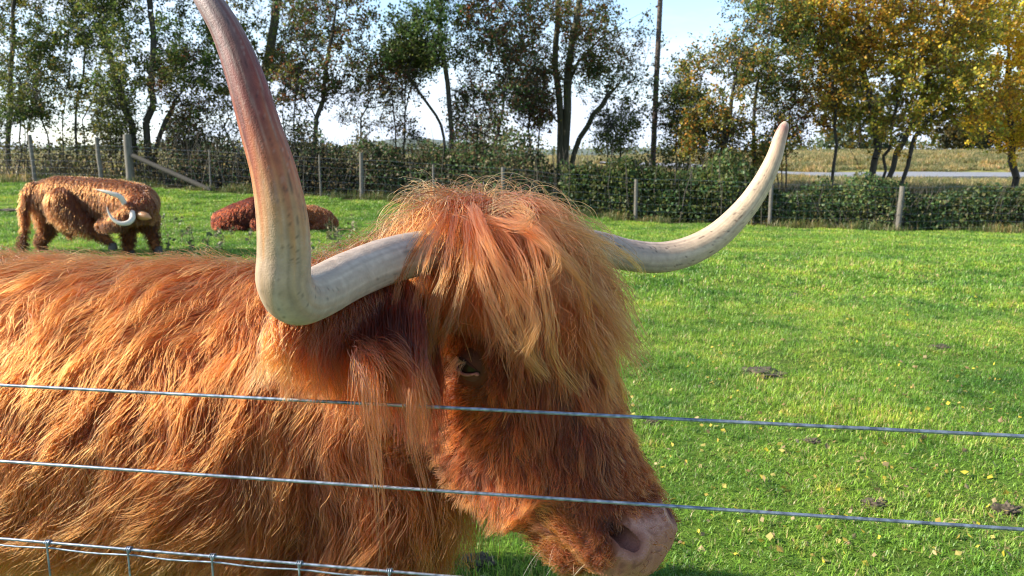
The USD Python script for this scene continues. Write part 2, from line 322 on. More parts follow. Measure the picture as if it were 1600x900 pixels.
def T(d, base_px, *pts):
    """Trunk line: from the ground up through photo points at distance d."""
    b = G(base_px, 280, d); return [b] + [P(a, c, d + o) for a, c, o in [(*q, 0)[:3] if len(q) == 2 else q for q in pts]]
def C(d, *els):
    return [(P(x, y, d + dd), (rx_ * d / FPX, ry_, rz_ * d / FPX)) for x, y, dd, rx_, ry_, rz_ in els]
TG = 'trees along the back of the field'
trees = [
 ("dark green tree at the far left edge with slim trunk", 23, C(23, (20, 60, 0, 90, 1.5, 120), (60, -90, 0, 120, 1.6, 90)), [T(23, 12, (14, 200), (20, 60), (25, -60))], .10, GREEN + OLIVE, 230, 6500, 1, dict(fringe=.9)),
 ("spindly many stemmed tree between the left two fence posts", 22.5, C(22.5, (120, 170, 0, 75, 1.1, 70), (110, 60, .4, 85, 1.2, 80), (160, 20, 1, 70, 1.2, 60)), [T(22.5, 105, (98, 200), (112, 90)), T(22.5, 122, (118, 190), (140, 60)), T(22.7, 140, (132, 200, .3), (170, 70)), T(22.2, 85, (70, 200), (50, 120))], .05, OLIVE + GREEN, 200, 3600, 2, dict(fringe=1.3)),
 ("broad dark green tree rising behind the thick fence post", 22, C(22, (230, 60, 0, 110, 1.7, 110), (180, -60, .4, 120, 1.6, 80), (290, 130, -.3, 60, 1.1, 50), (300, 0, .3, 70, 1.3, 80)), [T(22, 232, (232, 190), (238, 110), (235, 20)), T(22.2, 218, (205, 195), (180, 110), (150, 40)), T(22, 236, (262, 180), (300, 120))], .13, GREEN + OLIVE[:2], 340, 8500, 3, dict(fringe=1.0, gap=.40)),
 ("tall mossy tree with thick olive trunk behind the near horn", 24, C(24, (400, 40, 0, 120, 1.9, 120), (440, -110, 0, 150, 2., 90), (370, 150, .3, 60, 1.2, 50)), [T(24, 400, (405, 160), (425, 60), (435, -60), (440, -130)), T(24, 395, (370, 140), (330, 60), (300, -40))], .21, OLIVE + GREEN[:2] + [(.17, .14, .02)], 330, 8600, 4, dict(fringe=1.2, bark=MOSS)),
 ("slender tree with curving dark trunk and russet top", 22, C(22, (520, 60, 0, 85, 1.5, 85), (480, 130, -.3, 55, 1.1, 45), (560, 130, .3, 55, 1.1, 50), (510, -60, .2, 110, 1.5, 70)), [T(22, 486, (492, 210), (505, 140), (520, 60), (525, -20)), T(22.1, 488, (497, 190), (470, 140), (465, 60))], .085, RUSSET + GREEN[:2] + OLIVE[:2], 330, 4900, 5, dict(fringe=1.0)),
 ("bare thin sapling between the russet tree and the round crowned one", 21.6, C(21.6, (580, 170, 0, 60, .9, 55)), [T(21.6, 566, (562, 215), (570, 170), (600, 120))], .035, OLIVE + RUSSET[:2], 70, 260, 6, dict(leaf=.06)),
 ("round crowned dark green tree on a slim trunk behind the forelock", 21.5, C(21.5, (685, 60, 0, 78, 1.3, 62), (640, 95, .2, 45, 1., 30), (700, -30, 0, 75, 1.2, 45), (740, 110, .3, 50, 1.1, 40), (690, 240, -.3, 42, .8, 32)), [T(21.5, 706, (706, 230), (702, 150), (690, 70), (690, -30)), T(21.6, 702, (695, 215), (672, 165), (632, 110)), T(21.5, 706, (712, 190), (745, 150))], .085, GREEN + OLIVE[2:3], 290, 5600, 7, dict(fringe=1.0, gap=.40)),
 ("small leaning tree with brown leaves beside the big twin trunk", 21, C(21, (785, 130, 0, 50, 1., 75), (780, 30, 0, 55, 1., 70), (760, 220, 0, 50, .8, 40)), [T(21, 765, (772, 230), (785, 170), (800, 80)), T(21.1, 762, (750, 230), (745, 190))], .045, RUSSET + GREEN[:2], 170, 2300, 8, dict(fringe=.9)),
 ("big twin trunked tree with sparse autumn crown in the middle", 23, C(23, (875, 70, 0, 110, 2., 110), (960, 110, .3, 90, 1.7, 90), (810, 110, -.3, 70, 1.5, 90), (900, -90, 0, 150, 2., 80), (930, 210, -.5, 80, 1.3, 50), (850, 200, .3, 60, 1.3, 50)), [T(23, 878, (875, 180), (868, 90), (872, 10), (870, -90)), T(23, 884, (886, 160), (892, 80), (905, 10), (920, -90)), T(23, 888, (905, 215), (940, 165), (975, 120)), T(23, 880, (890, 130), (940, 60), (1000, 20))], .15, RUSSET + GREEN + OLIVE[:2], 560, 8600, 9, dict(fringe=1.6, bark=MOSS)),
 ("dark green and brown tree leaning right of the pole", 21, C(21, (1130, 150, 0, 80, 1.5, 85), (1190, 70, .3, 75, 1.5, 90), (1100, 215, -.2, 55, 1.1, 45), (1180, 215, 0, 60, 1.2, 50), (1200, -50, 0, 90, 1.5, 70)), [T(21, 1095, (1120, 255), (1138, 210), (1150, 120), (1165, 40)), T(21.3, 1180, (1178, 240), (1180, 150), (1200, 60), (1210, -40))], .10, GREEN[:2] + OLIVE + GOLD[3:5], 360, 8000, 10, dict(fringe=1.0, gap=.38)),
 ("slim tree with green leaves beside the golden multi stemmed tree", 22, C(22, (1290, 120, 0, 70, 1.3, 90), (1260, 20, .3, 80, 1.4, 80), (1320, 210, -.2, 40, .9, 35)), [T(22, 1300, (1304, 250), (1308, 180), (1290, 90), (1280, -20))], .06, OLIVE[:2] + GOLD[1:5], 260, 4600, 11, dict(fringe=.7, gap=.37)),
 ("golden brown tree on several dark stems behind the hedge", 22, C(22, (1380, 130, 0, 120, 2., 100), (1440, 30, .3, 130, 2.2, 100), (1330, 10, 0, 110, 2., 90), (1500, 150, -.3, 90, 1.7, 70), (1400, -90, 0, 190, 2.2, 70), (1440, 170, -.6, 110, 1.7, 55), (1320, 130, -.4, 70, 1.5, 70)), [T(22, 1366, (1364, 262), (1372, 215), (1350, 120), (1340, 10)), T(22.1, 1382, (1396, 255), (1418, 205), (1460, 90), (1480, -20)), T(21.9, 1398, (1418, 260), (1432, 215), (1500, 130)), T(22, 1360, (1342, 262), (1328, 235)), T(22.2, 1374, (1384, 245), (1395, 200), (1400, 60))], .13, GOLD + OLIVE[1:2], 640, 17500, 12, dict(gap=.34, leaf=.078)),
 ("bright yellow tree at the far right edge", 24, C(24, (1570, 60, 0, 90, 1.8, 100), (1600, 170, -.3, 80, 1.6, 80), (1640, -40, 0, 150, 2., 120), (1540, 190, 0, 50, 1.2, 40)), [T(24, 1585, (1580, 220), (1575, 120), (1570, 0)), T(24.2, 1622, (1630, 200), (1640, 60), (1650, -60))], .14, YELLOW + GOLD[:2], 440, 12500, 13, dict(gap=.33, leaf=.078)),
 ("pale far tree with rounded crown beyond the road behind the golden tree", 52, C(52, (1345, 195, 0, 60, 2.4, 60), (1320, 140, 0, 45, 2., 50)), [T(52, 1345, (1345, 215), (1340, 150))], .2, [(.10, .13, .06), (.13, .15, .08)], 220, 3000, 14, dict(leaf=.2)),
 ("far dark tree beyond the road left of the yellow tree's trunk", 54, C(54, (1510, 205, 0, 45, 2.2, 38)), [T(54, 1512, (1510, 225), (1508, 190))], .22, [(.06, .07, .03), (.10, .09, .03)], 140, 1700, 15, dict(leaf=.2)),
 ("far dark tree beyond the road close behind the yellow tree's trunk", 55, C(55, (1560, 195, 0, 50, 2.2, 42)), [T(55, 1560, (1560, 225), (1558, 180))], .22, [(.06, .07, .03), (.10, .09, .03)], 140, 1700, 16, dict(leaf=.2)),
]
rs_ = np.random.default_rng(404)
for lab, px, d in [("thin leafy sapling left of the first thin fence post", 36, 21.9), ("thin leafy sapling between the second post and the thick strainer post", 182, 21.8), ("thin leafy sapling right of the thick strainer post", 290, 21.9), ("thin leafy sapling just left of the near horn above the sloping log", 345, 22.4),
                   ("thin leafy sapling just right of the near horn", 455, 22.6), ("thin leafy sapling left of the round crowned tree", 625, 21.8), ("thin leafy sapling between round crowned tree and small leaning tree", 738, 21.9), ("thin leafy sapling left of the twin trunk", 835, 22.2), ("thin leafy sapling between twin trunk and pole", 962, 22), ("thin leafy sapling left of the leaning tree", 1062, 22.4), ("thin leafy sapling in front of the leaning tree's right side", 1225, 22)]:
    w_ = rs_.uniform(30, 48); h_ = rs_.uniform(120, 185); ls = [T(d, px + a * 6, (px + a * 8 + rs_.normal(0, 6), 190), (px + a * 14 + rs_.normal(0, 10), h_ - 20)) for a in (-1, 0, 1.2)]
    trees.append((lab, d, C(d, (px, h_, 0, w_, .8, 60), (px + rs_.normal(0, 15), 215, -.1, w_ * .8, .7, 35)), ls, .03, [OLIVE, GREEN, RUSSET][rs_.integers(0, 3)] + OLIVE[:2], 130, 900, int(100 + px), {}))
for lab, d, crown, lines, r0, pal, nat, nl, seed, kw in trees:
    tree(lab, lines[0][0], crown, lines, r0, pal, nat, nl, seed, **kw)

# ------------------------------------------------------------------ hedges and brush along the back fence
def hedge(name, label, cat, line, h0, h1, depth, n, palette, leaf, seed, stems=120, group=None):
    """Leaves through a lumpy bank that follows LINE (world points on the ground), height from h0 to h1."""
    rng = np.random.default_rng(seed); L = spline(line, 200); u = rng.uniform(0, 1, n)
    idx = np.clip((u * 199).astype(int), 0, 198); p = L[idx] + (L[idx + 1] - L[idx]) * (u * 199 - idx)[:, None]
    hh = (h0 + (h1 - h0) * u) * (.3 + 1.35 * meshkit.fbm(p * [.9, .9, 0] + seed, 3, seed))
    a = rng.uniform(0, math.pi, n); rr = rng.uniform(.1, 1, n) ** .35
    lump = .75 + .5 * meshkit.fbm(np.stack([p[:, 0] * 1.6, np.cos(a) * 2, np.sin(a) * 2], -1), 3, seed + 1)
    p = p + np.stack([rng.normal(0, .05, n), np.cos(a) * rr * depth * lump, np.sin(a) * rr * hh * lump], -1)
    t = thing(name, label, cat, L[100], group)
    (lv, lf), lc = leaf_cloud(p, leaf, rng, palette, .5)
    lc = lc * (.75 + .6 * sstep(.35, .65, meshkit.fbm(lv * 1.2 + seed, 3, seed + 5)))[:, None]
    st = MB()
    for _ in range(stems):
        b = L[rng.integers(0, 199)] + [rng.normal(0, .1), rng.normal(0, depth * .5), -.05]; q_ = b + [rng.normal(0, .3), rng.normal(0, .25), rng.uniform(.5, 1.1) * (h0 + h1) / 2]
        st.add(sweep([b, (b + q_) / 2 + rng.normal(0, .06, 3), q_], [.011, .008, .004], 4, False))
    tag(obj('stems', st.mesh(), BARK, t), kind='stuff'); tag(obj('foliage', (lv, lf), LEAF, t, tone=lc), kind='stuff')
def behind(off, pxs, dz=0):
    out = []
    for px in pxs:
        x = np.interp(px, [q_[0] for q_ in FENCE_PX], FENCE[:, 0]); y = float(fence_y(x)) + off
        out.append((x, y, float(gz(x, y)[0]) + dz))
    return np.array(out)
HEDGE = [(.055, .11, .035), (.09, .15, .045), (.04, .07, .025), (.13, .15, .04), (.12, .11, .04)]
BRAMBLE = [(.12, .09, .045), (.16, .12, .06), (.08, .095, .032), (.065, .055, .03)]
hedge('hedge', "dark green clipped hedge behind the right end of the back fence", 'hedge', behind(.75, [1185, 1280, 1400, 1500, 1640, 1760]), 1.02, 1.05, .62, 24000, HEDGE, .075, 31, 240)
hedge('hedge', "taller ragged green hedge behind the middle of the back fence", 'hedge', behind(.8, [880, 960, 1040, 1120, 1200]), 1.75, 1.45, .8, 21000, HEDGE + OLIVE[:1], .08, 32, 160)
hedge('bramble_bank', "brown and green bramble bank behind the forelock and middle fence posts", 'brambles', behind(.9, [560, 640, 720, 800, 890]), 1.45, 1.6, .75, 15000, HEDGE[:3] + BRAMBLE, .075, 33, 220)
hedge('bramble_bank', "low bare brown bramble bank between the near horn and the thick post", 'brambles', behind(.9, [250, 330, 420, 500, 570]), 1.35, 1.65, .7, 10500, BRAMBLE + HEDGE[:1], .07, 34, 420)
hedge('bramble_bank', "thin grassy brush below the trees at the far left", 'brambles', behind(.9, [-300, -120, 40, 140, 250]), .9, 1.0, .6, 7000, BRAMBLE + [(.16, .15, .04)], .07, 35, 260)
def faraway(pxs, d): return np.array([G(px, 240, d) + [0, 0, .05] for px in pxs])
hedge('far_hedge', "low ragged hedge along the top of the bank beyond the road", 'hedge', faraway([1180, 1260, 1350, 1450, 1560, 1700], 56), .9, 1.5, 1.2, 6500, OLIVE + HEDGE[:2] + [(.24, .19, .06)], .17, 36, 60)
hedge('far_hedge', "distant hedge line across the fields behind the left trees", 'hedge', faraway([-150, 100, 300, 500, 700, 1060], 84), 1.1, 1.9, 1.5, 8000, OLIVE + HEDGE[:2] + [(.20, .15, .05)], .26, 37, 60)
def shrub(label, px, d, w, h, n, pal, seed):
    b = G(px, 280, d); hedge('shrub', label, 'shrub', np.array([b - [w * .5, 0, 0], b - [w * .2, .1, 0], b + [w * .2, .1, 0], b + [w * .5, 0, 0]]), h, h, w * .5, n, pal, .085, seed, 30)
shrub("green elder shrub under the round crowned tree", 690, 21.2, 1.3, 1.9, 1900, GREEN, 41)
shrub("olive shrub at the foot of the pole", 1010, 21.5, 1.7, 1.55, 2200, OLIVE + HEDGE[:2], 42)
shrub("rounded yellow green shrub between pole and leaning tree", 1075, 22, 1.5, 1.7, 2000, OLIVE + [(.14, .15, .03)], 43)
shrub("dark ivy covered stump at the foot of the slender russet tree", 487, 21.2, 1.0, 1.5, 1500, [(.03, .028, .018), (.045, .045, .02)], 44)

# ------------------------------------------------------------------ telegraph pole
pb = G(1019, 280, 24.5); tp = thing('telegraph_pole', "tall bare wooden telegraph pole rising between two trees", 'pole', pb)
pv = sweep(spline([pb, pb + [.03, 0, 3], pb + [.08, 0, 6], pb + [.13, 0, 9]], 24), np.linspace(.092, .072, 24), 12); obj('shaft', pv, POLE, tp, smooth=40)
cap_ = sweep([pb + [.13, 0, 8.99], pb + [.13, 0, 9.05]], [.08, .02], 12); obj('cap', cap_, POLE, tp)

# ------------------------------------------------------------------ back stock fence
bf = thing('stock_fence', "old wooden post and wire netting fence along the back of the field", 'fence', FENCE[4])
rng = np.random.default_rng(5)
def post(b, h, r, lean=0, n=9):
    t_ = np.linspace(0, 1, 6); p_ = np.array(b) + np.stack([lean * t_, 0 * t_, -.15 + (h + .15) * t_], 1)
    v_, f_ = sweep(p_, np.full(6, r) * [1.05, 1.02, 1, 1, .98, .93], n)
    v_ = v_ + (meshkit.noise(v_ * 14, 4)[:, None] - .5) * .012
    return v_, f_
def fpt(px, off=0.):
    x = np.interp(px, [q_[0] for q_ in FENCE_PX], FENCE[:, 0]); y = float(fence_y(x)) + off; return np.array([x, y, float(gz(x, y)[0])])
post_list = [(-260, 1.15, .05, 0), (-100, 1.2, .05, .02), (55, 1.28, .05, -.02), (160, 1.24, .055, -.03), (330, 1.05, .022, .01), (502, 1.1, .022, .0), (565, 1.22, .055, .03), (680, 1.0, .03, 0), (785, 1.05, .05, .02), (993, 1.0, .045, -.01), (1202, 1.0, .045, .0), (1402, 1.06, .062, .03), (1625, 1.0, .05, 0), (1720, 1.0, .05, 0)]
for px, h, r, ln in post_list: obj('post', post(fpt(px), h, r, ln), POST, bf, smooth=50)
tag(obj('strainer_post', post(fpt(205), 1.32, .105, 0, 12), POST, bf, smooth=50), label="thick round strainer post")
sb0, sb1 = fpt(214) + [0, -.1, .78], fpt(338) + [0, -.35, .02]
obj('brace', sweep(np.linspace(sb0, sb1, 5), .065, 8), LOG, bf, smooth=50)
pxs = np.linspace(-320, 1720, 90); line = np.array([fpt(a, -.08) for a in pxs])
for hz in (.10, .25, .42, .60, .78, .92, 1.02):
    obj('wire', sweep(line + [0, 0, hz], .0014 if hz < 1 else .0022, 4, False), WIRE, bf)
net = MB()
for a in np.arange(-320, 1720, 11.):
    b = fpt(a, -.08); net.add(sweep([b + [0, 0, .1], b + [0, 0, .78]], .0009, 3, False))
tag(obj('netting', net.mesh(), WIRE, bf), kind='stuff')

# ------------------------------------------------------------------ hair growing
def hair(verts, norms, roots, rn, length, flow, K=7, stiff=.55, lift=.01, d0n=.6, clumps=400, clump=.75, wave=.006, wfreq=9., frizz=.004, fly=.04, seed=0, gravity=.0, spread=.35, liftpow=.8):
    """Strands stepped along FLOW over the hide, kept LIFT outside it, then drawn together in locks. Returns (n, K, 3) points and each strand's lock number."""
    rng = np.random.default_rng(seed); n = len(roots); kd = cKDTree(verts)
    length = np.broadcast_to(length, (n,)); lift = np.broadcast_to(lift, (n,)) * rng.uniform(.15, 1, n)
    d = unit(flow(roots) + rn * d0n + rng.normal(0, .10, (n, 3))); p = roots.copy(); out = [p]
    for s_ in range(1, K):
        fl = flow(p)
        d = unit(d * stiff + fl * (1 - stiff) + [0, 0, -gravity * s_ / K])
        p = p + d * (length / (K - 1))[:, None]
        _, ix = kd.query(p); sd = ((p - verts[ix]) * norms[ix]).sum(1); need = lift * (s_ / (K - 1)) ** liftpow
        push = np.clip(need - sd, -.0, .05)
        p = p + norms[ix] * push[:, None]; out.append(p)
    S = np.stack(out, 1)
    m_ = min(clumps, n); par = rng.choice(n, m_, replace=False); _, own = cKDTree(roots[par]).query(roots + rng.normal(0, .002, roots.shape))
    t = np.linspace(0, 1, K)
    tang = unit(S[par, -1] - S[par, 0]); ax1 = unit(np.cross(tang, rn[par] + 1e-3)); ax2 = np.cross(tang, ax1)
    ph = rng.uniform(0, 6.28, (m_, 1)); fr = wfreq * rng.uniform(.7, 1.3, (m_, 1)); am = wave * rng.uniform(.4, 1.5, (m_, 1))
    W = (np.sin(ph + fr * t) - np.sin(ph))[..., None] * ax1[:, None] * am[..., None] + .5 * (np.cos(ph * 1.7 + fr * t) - np.cos(ph * 1.7))[..., None] * ax2[:, None] * am[..., None]
    Pp = S[par] + W * t[None, :, None] ** .5
    c = clump * (1 - spread * rng.uniform(0, 1, n)); c[rng.uniform(size=n) < fly] = .08
    wgt = (c[:, None] * sstep(0, .75, t)[None])[..., None]
    D = roots - roots[par][own]
    off = D[:, None] * (1 - .75 * t)[None, :, None]
    S2 = S + (W[own] * t[None, :, None] ** .5)
    S2 = S2 * (1 - wgt) + (Pp[own] + off) * wgt
    fz = rng.normal(0, 1, (n, K, 3)).cumsum(1); fz -= fz[:, :1]
    return S2 + fz * (frizz / math.sqrt(K)), own
def tones(own, K, root, tip, rng, cvar=.25, svar=.15, ppow=1.2, pale=None, palefrac=.0):
    """Colour along each strand: root to tip, varied by lock and by strand."""
    n = len(own); m_ = own.max() + 1; t = (np.linspace(0, 1, K) ** ppow)[None, :, None]
    root, tip = np.broadcast_to(root, (n, 3))[:, None], np.broadcast_to(tip, (n, 3))[:, None]
    c = root * (1 - t) + tip * t
    if pale is not None:
        w = (rng.uniform(size=m_) < palefrac)[own] * .7 + (rng.uniform(size=n) < palefrac * .35) * .5
        c = c + (np.asarray(pale) - c) * (np.clip(w, 0, 1)[:, None, None] * (.4 + .6 * t))
    k_ = np.exp(rng.normal(0, cvar, m_))[own] * np.exp(rng.normal(0, svar, n))
    c = np.clip(c * k_[:, None, None], .002, .95)
    return c ** 1.45 * np.array((.40, .31, .25))
def sample(t, n, rng, weight=None):
    a = t.area_faces * (1 if weight is None else weight)
    f = rng.choice(len(a), n, p=a / a.sum()); u = rng.uniform(size=(n, 2)); u[u.sum(1) > 1] = 1 - u[u.sum(1) > 1]
    tri = t.triangles[f]; p = tri[:, 0] + u[:, :1] * (tri[:, 1] - tri[:, 0]) + u[:, 1:] * (tri[:, 2] - tri[:, 0])
    vn = t.vertex_normals[t.faces[f]].mean(1)
    return p, unit(vn)
def taper(n, K, w0, w1, rng): return np.linspace(1, w1, K)[None] ** .8 * (w0 * np.exp(rng.normal(0, .25, n)))[:, None]


# ------------------------------------------------------------------ the big cow at the wire
O = P(770, 402, 1.47); MZ = P(972, 818, 1.22)
Nn = unit(MZ - O); HL = float(np.linalg.norm(MZ - O))
Ll = unit(np.cross([0, 0, 1], Nn * [1, 1, 0])); Ll = unit(Ll - Nn * (Ll @ Nn)); Uu = np.cross(Nn, Ll); Uu = Uu if Uu[2] > 0 else -Uu
def H(n, l, u): return O + Nn * n + Ll * l + Uu * u
def loc(p): q_ = p - O; return q_ @ Nn, q_ @ Ll, q_ @ Uu
def hb(*a): return [(H(n, l, u), r) for n, l, u, r in a]
m_ = HL + .02
head_chain = [
    hb((0, 0, -.01, .10), (-.01, .075, .015, .058), (-.01, -.075, .015, .058), (.13, .05, .012, .074), (.13, -.05, .012, .074), (.16, .055, -.215, .080), (.16, -.055, -.215, .080)),
    hb((.13, .05, .012, .074), (.13, -.05, .012, .074), (.20, .075, -.01, .052), (.20, -.075, -.01, .052), (.22, .06, -.10, .074), (.22, -.06, -.10, .074), (.36, 0, .0, .066)),
    hb((.16, .055, -.215, .080), (.16, -.055, -.215, .080), (.32, .045, -.20, .075), (.32, -.045, -.20, .075), (.22, .06, -.10, .074), (.22, -.06, -.10, .074)),
    hb((.22, .05, -.10, .074), (.22, -.05, -.10, .074), (.36, 0, .0, .066), (m_ - .06, .03, -.015, .068), (m_ - .06, -.03, -.015, .068), (m_ - .12, .025, -.14, .062), (m_ - .12, -.025, -.14, .062), (.32, .04, -.20, .073), (.32, -.04, -.20, .073)),
    hb((m_ - .06, .03, -.015, .068), (m_ - .06, -.03, -.015, .068), (m_, .036, .0, .060), (m_, -.036, .0, .060), (m_ + .015, 0, -.01, .062)),
    hb((m_ - .12, .025, -.14, .062), (m_ - .12, -.025, -.14, .062), (m_ - .02, .018, -.112, .050), (m_ - .02, -.018, -.112, .050)),
]
B = dict(rump=((-2.15, 2.15, .87), .25), loin=((-1.7, 2.06, .80), .32), barrel=((-1.12, 1.97, .745), .37), chest=((-.62, 1.87, .745), .345), withers=((-.62, 1.86, .93), .19), brisket=((-.44, 1.76, .62), .215),
         nb=((-.40, 1.77, .93), .22), nm=((-.20, 1.63, 1.075), .165), th=((-.16, 1.58, .92), .15), poll=(tuple(O), .09))
b_ = lambda *k: [B[x] for x in k]
def leg(x, y, z, r, fx=0.): return [[((x, y, z), r), ((x + fx, y, z * .58), r * .52)], [((x + fx, y, z * .58), r * .52), ((x + fx * .4, y, .17), .05)], [((x + fx * .4, y, .17), .05), ((x + fx * .4 + .02, y, .05), .055)]]
body_chain = [b_('rump', 'loin'), b_('loin', 'barrel'), b_('barrel', 'chest', 'withers'), b_('chest', 'brisket', 'nb', 'withers'), b_('nb', 'nm', 'th', 'brisket')[:4], b_('nb', 'nm'), b_('nm', 'poll'), b_('nm', 'th'), [B['th'], (tuple(P(648, 815, 1.62)), .088), B['brisket']],
              [((*O[:2], O[2] - .02), .09), B['th'], (H(.12, 0, -.13), .085)]]
for a in (leg(-.52, 1.70, .62, .15), leg(-.62, 2.04, .62, .15), leg(-2.1, 2.0, .72, .18, -.06), leg(-2.15, 2.32, .72, .18, -.06)): body_chain += a
body_chain += [[((-2.38, 2.17, .98), .05), ((-2.46, 2.18, .6), .035)], [((-2.46, 2.18, .6), .035), ((-2.46, 2.18, .35), .05)]]
head0 = bones(head_chain, .0075, 26)
def cast(mesh, px, py):
    o = np.array([0, 0, CAM_H]); d = unit(P(px, py, 1) - o)
    l_, _, tri = mesh.ray.intersects_location([o], [d], multiple_hits=False)
    if not len(l_): raise ValueError(f'no surface at {px},{py}')
    return l_[0], mesh.face_normals[tri[0]]
# nostrils: a comma-shaped hollow, deep at its upper end
nos = [(955, 811, .019, .038), (965, 827, .0185, .024), (978, 841, .0165, .015), (991, 850, .0135, .009)]
near = []
for px, py, r, dp in nos:
    q_, nn_ = cast(head0, px, py); near.append((q_ - nn_ * (dp - r * .55), r))
def mir(p): n, l, u = loc(p); return H(n, -l, u)
cuts = []
for ch in (near, [(mir(p) + Ll * .020 - Nn * .016, r * .9) for p, r in near]):
    for a, b in zip(ch, ch[1:]): cuts.append(m3.Manifold.batch_hull([m3.Manifold.sphere(float(r), 16).translate(tuple(map(float, p))) for p, r in (a, b)]))
nos_cut = m3.Manifold.batch_boolean(cuts, m3.OpType.Add)
eye_c, eye_n = cast(head0, 735, 570)
eye_c = eye_c - eye_n * .008
def ball(p, r): return m3.Manifold.sphere(float(r), 24).translate(tuple(map(float, p)))
sock = m3.Manifold.batch_boolean([ball(eye_c + eye_n * .012, .0265), ball(mir(eye_c + eye_n * .012), .0265)], m3.OpType.Add)
def manifold(t): return m3.Manifold(m3.Mesh(np.asarray(t.vertices, np.float32), np.asarray(t.faces, np.uint32)))
mb = bones(body_chain, .04, 10)
whole = (manifold(head0) + manifold(mb)) - nos_cut - sock
mm = whole.to_mesh(); cowmesh = trimesh.Trimesh(mm.vert_properties[:, :3], mm.tri_verts, process=True)
trimesh.smoothing.filter_taubin(cowmesh, lamb=.4, nu=.42, iterations=4)
cv = np.array(cowmesh.vertices); n_, l_, u_ = loc(cv)
def pinkness(n, l, u, jit=0.):
    return sstep(-.050, -.028, u) * sstep(0, .014, n - .532 - .12 * np.maximum(0, np.abs(l) - .03) + jit) * sstep(.012, -.004, np.abs(l) - (.050 + .47 * (n - .53)) - jit)
pink = pinkness(n_, l_, u_, .012 * (meshkit.fbm(cv * 120, 2) - .5))
ndr = cKDTree(np.array([p for p, _ in near] + [mir(p) + Ll * .020 - Nn * .016 for p, _ in near])).query(cv)[0]
cn = np.array(cowmesh.vertex_normals); pz = pink * sstep(.018, .026, ndr)
cv = cv + cn * ((.0045 * np.exp(-((ndr - .029) / .007) ** 2) * sstep(m_ - .12, m_ - .05, n_)) + pz * (.006 * (meshkit.fbm(cv * 55, 3, 31) - .5) - .0035 * np.exp(-(l_ / .006) ** 2)))[:, None]
cowmesh.vertices = cv
hidec = mix3((.12, .034, .012), (.15, .05, .02), meshkit.fbm(cv * 20, 2, 1)[:, None])
pk = mix3((.31, .130, .082), (.22, .080, .050), meshkit.fbm(cv * 40, 3, 2)[:, None])
freck = sstep(.66, .74, meshkit.noise(cv * 170, 5))[:, None] * .45
pk = mix3(pk, (.12, .06, .05), freck)
nd = cKDTree(np.array([p for p, _ in near] + [mir(p) + Ll * .020 - Nn * .016 for p, _ in near])); ndist, _ = nd.query(cv)
inside = sstep(.026, .016, ndist)[:, None]
ho = mix3(hidec, pk, (pink[:, None] if True else 0))
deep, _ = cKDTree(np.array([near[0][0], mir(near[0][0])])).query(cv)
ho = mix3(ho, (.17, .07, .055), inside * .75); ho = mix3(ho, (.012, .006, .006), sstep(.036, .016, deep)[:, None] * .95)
ed, _ = cKDTree(np.array([eye_c, mir(eye_c)])).query(cv)
ho = mix3(ho, (.11, .045, .03), sstep(.045, .028, ed)[:, None] * .8)
cow = thing('cow', "big shaggy ginger cow with long pale horns right behind the wire strands", 'cow', (-1.1, 1.95, 0))
obj('body', (cv, cowmesh.faces), SKIN, cow, smooth=True, tone=ho)
for x, y in ((-.50, 1.70), (-.60, 2.04), (-2.10, 2.0), (-2.15, 2.32)):
    zg = float(gz(x, y)[0]); h_ = sweep([(x + .01, y, zg), (x + .01, y, zg + .03), (x, y, zg + .09)], [.066, .064, .05], 14); obj('hoof', h_, HOOF, cow, smooth=45)

# eyes
def eye(c, n, side):
    t_ = trimesh.creation.icosphere(4, .0300); t_.apply_translation(c - n * .003)
    e = obj('eye', t_, EYE, cow, smooth=True)
    fwd = unit(Nn + Uu * .8 - n * ((Nn + Uu * .8) @ n)); up = unit(np.cross(n, fwd)); up = up if up[2] > 0 else -up
    def lid(name, sgn, open_, tone, w):
        a = np.linspace(-1, 1, 22); pts = np.array([c + n * (.0324 * math.cos(x * .95) * .95 - .003) + fwd * (.0290 * math.sin(x * 1.25)) + up * (sgn * open_ * math.cos(x * 1.45)) for x in a])
        obj(name, sweep(pts, w * (1 - .6 * np.abs(a) ** 3), 8), SKIN, cow, smooth=True, tone=tone)
        return pts
    for sgn, lim, tone in ((1, .40, (.105, .040, .024)), (-1, .40, (.13, .05, .034))):
        sh = trimesh.creation.icosphere(5, .0324); dd = unit(sh.triangles_center)
        sh.update_faces(sgn * (dd @ up) > lim - .45 * (dd @ fwd) ** 2 * (1 if sgn > 0 else .6)); sh.remove_unreferenced_vertices(); sh.apply_translation(c - n * .003)
        obj('eyelid', (sh.vertices, sh.faces), SKIN, cow, smooth=True, tone=tone)
    up_ = lid('lid_rim', 1, .0120, (.05, .02, .016), .0028)
    lid('lid_rim', -1, .0132, (.34, .13, .105), .0030)
    cr = trimesh.creation.icosphere(2, .0045); cr.apply_scale([1, 1, .8]); cr.apply_translation(c + n * .0150 + fwd * .0275 - up * .005)
    obj('tear_duct', cr, SKIN, cow, smooth=True, tone=(.36, .15, .12))
    return up_, fwd, up
lash_pts, efwd, eup = eye(eye_c, eye_n, -1)
em = mir(eye_c); en = unit(mir(eye_c + eye_n) - em); eye(em, en, 1)

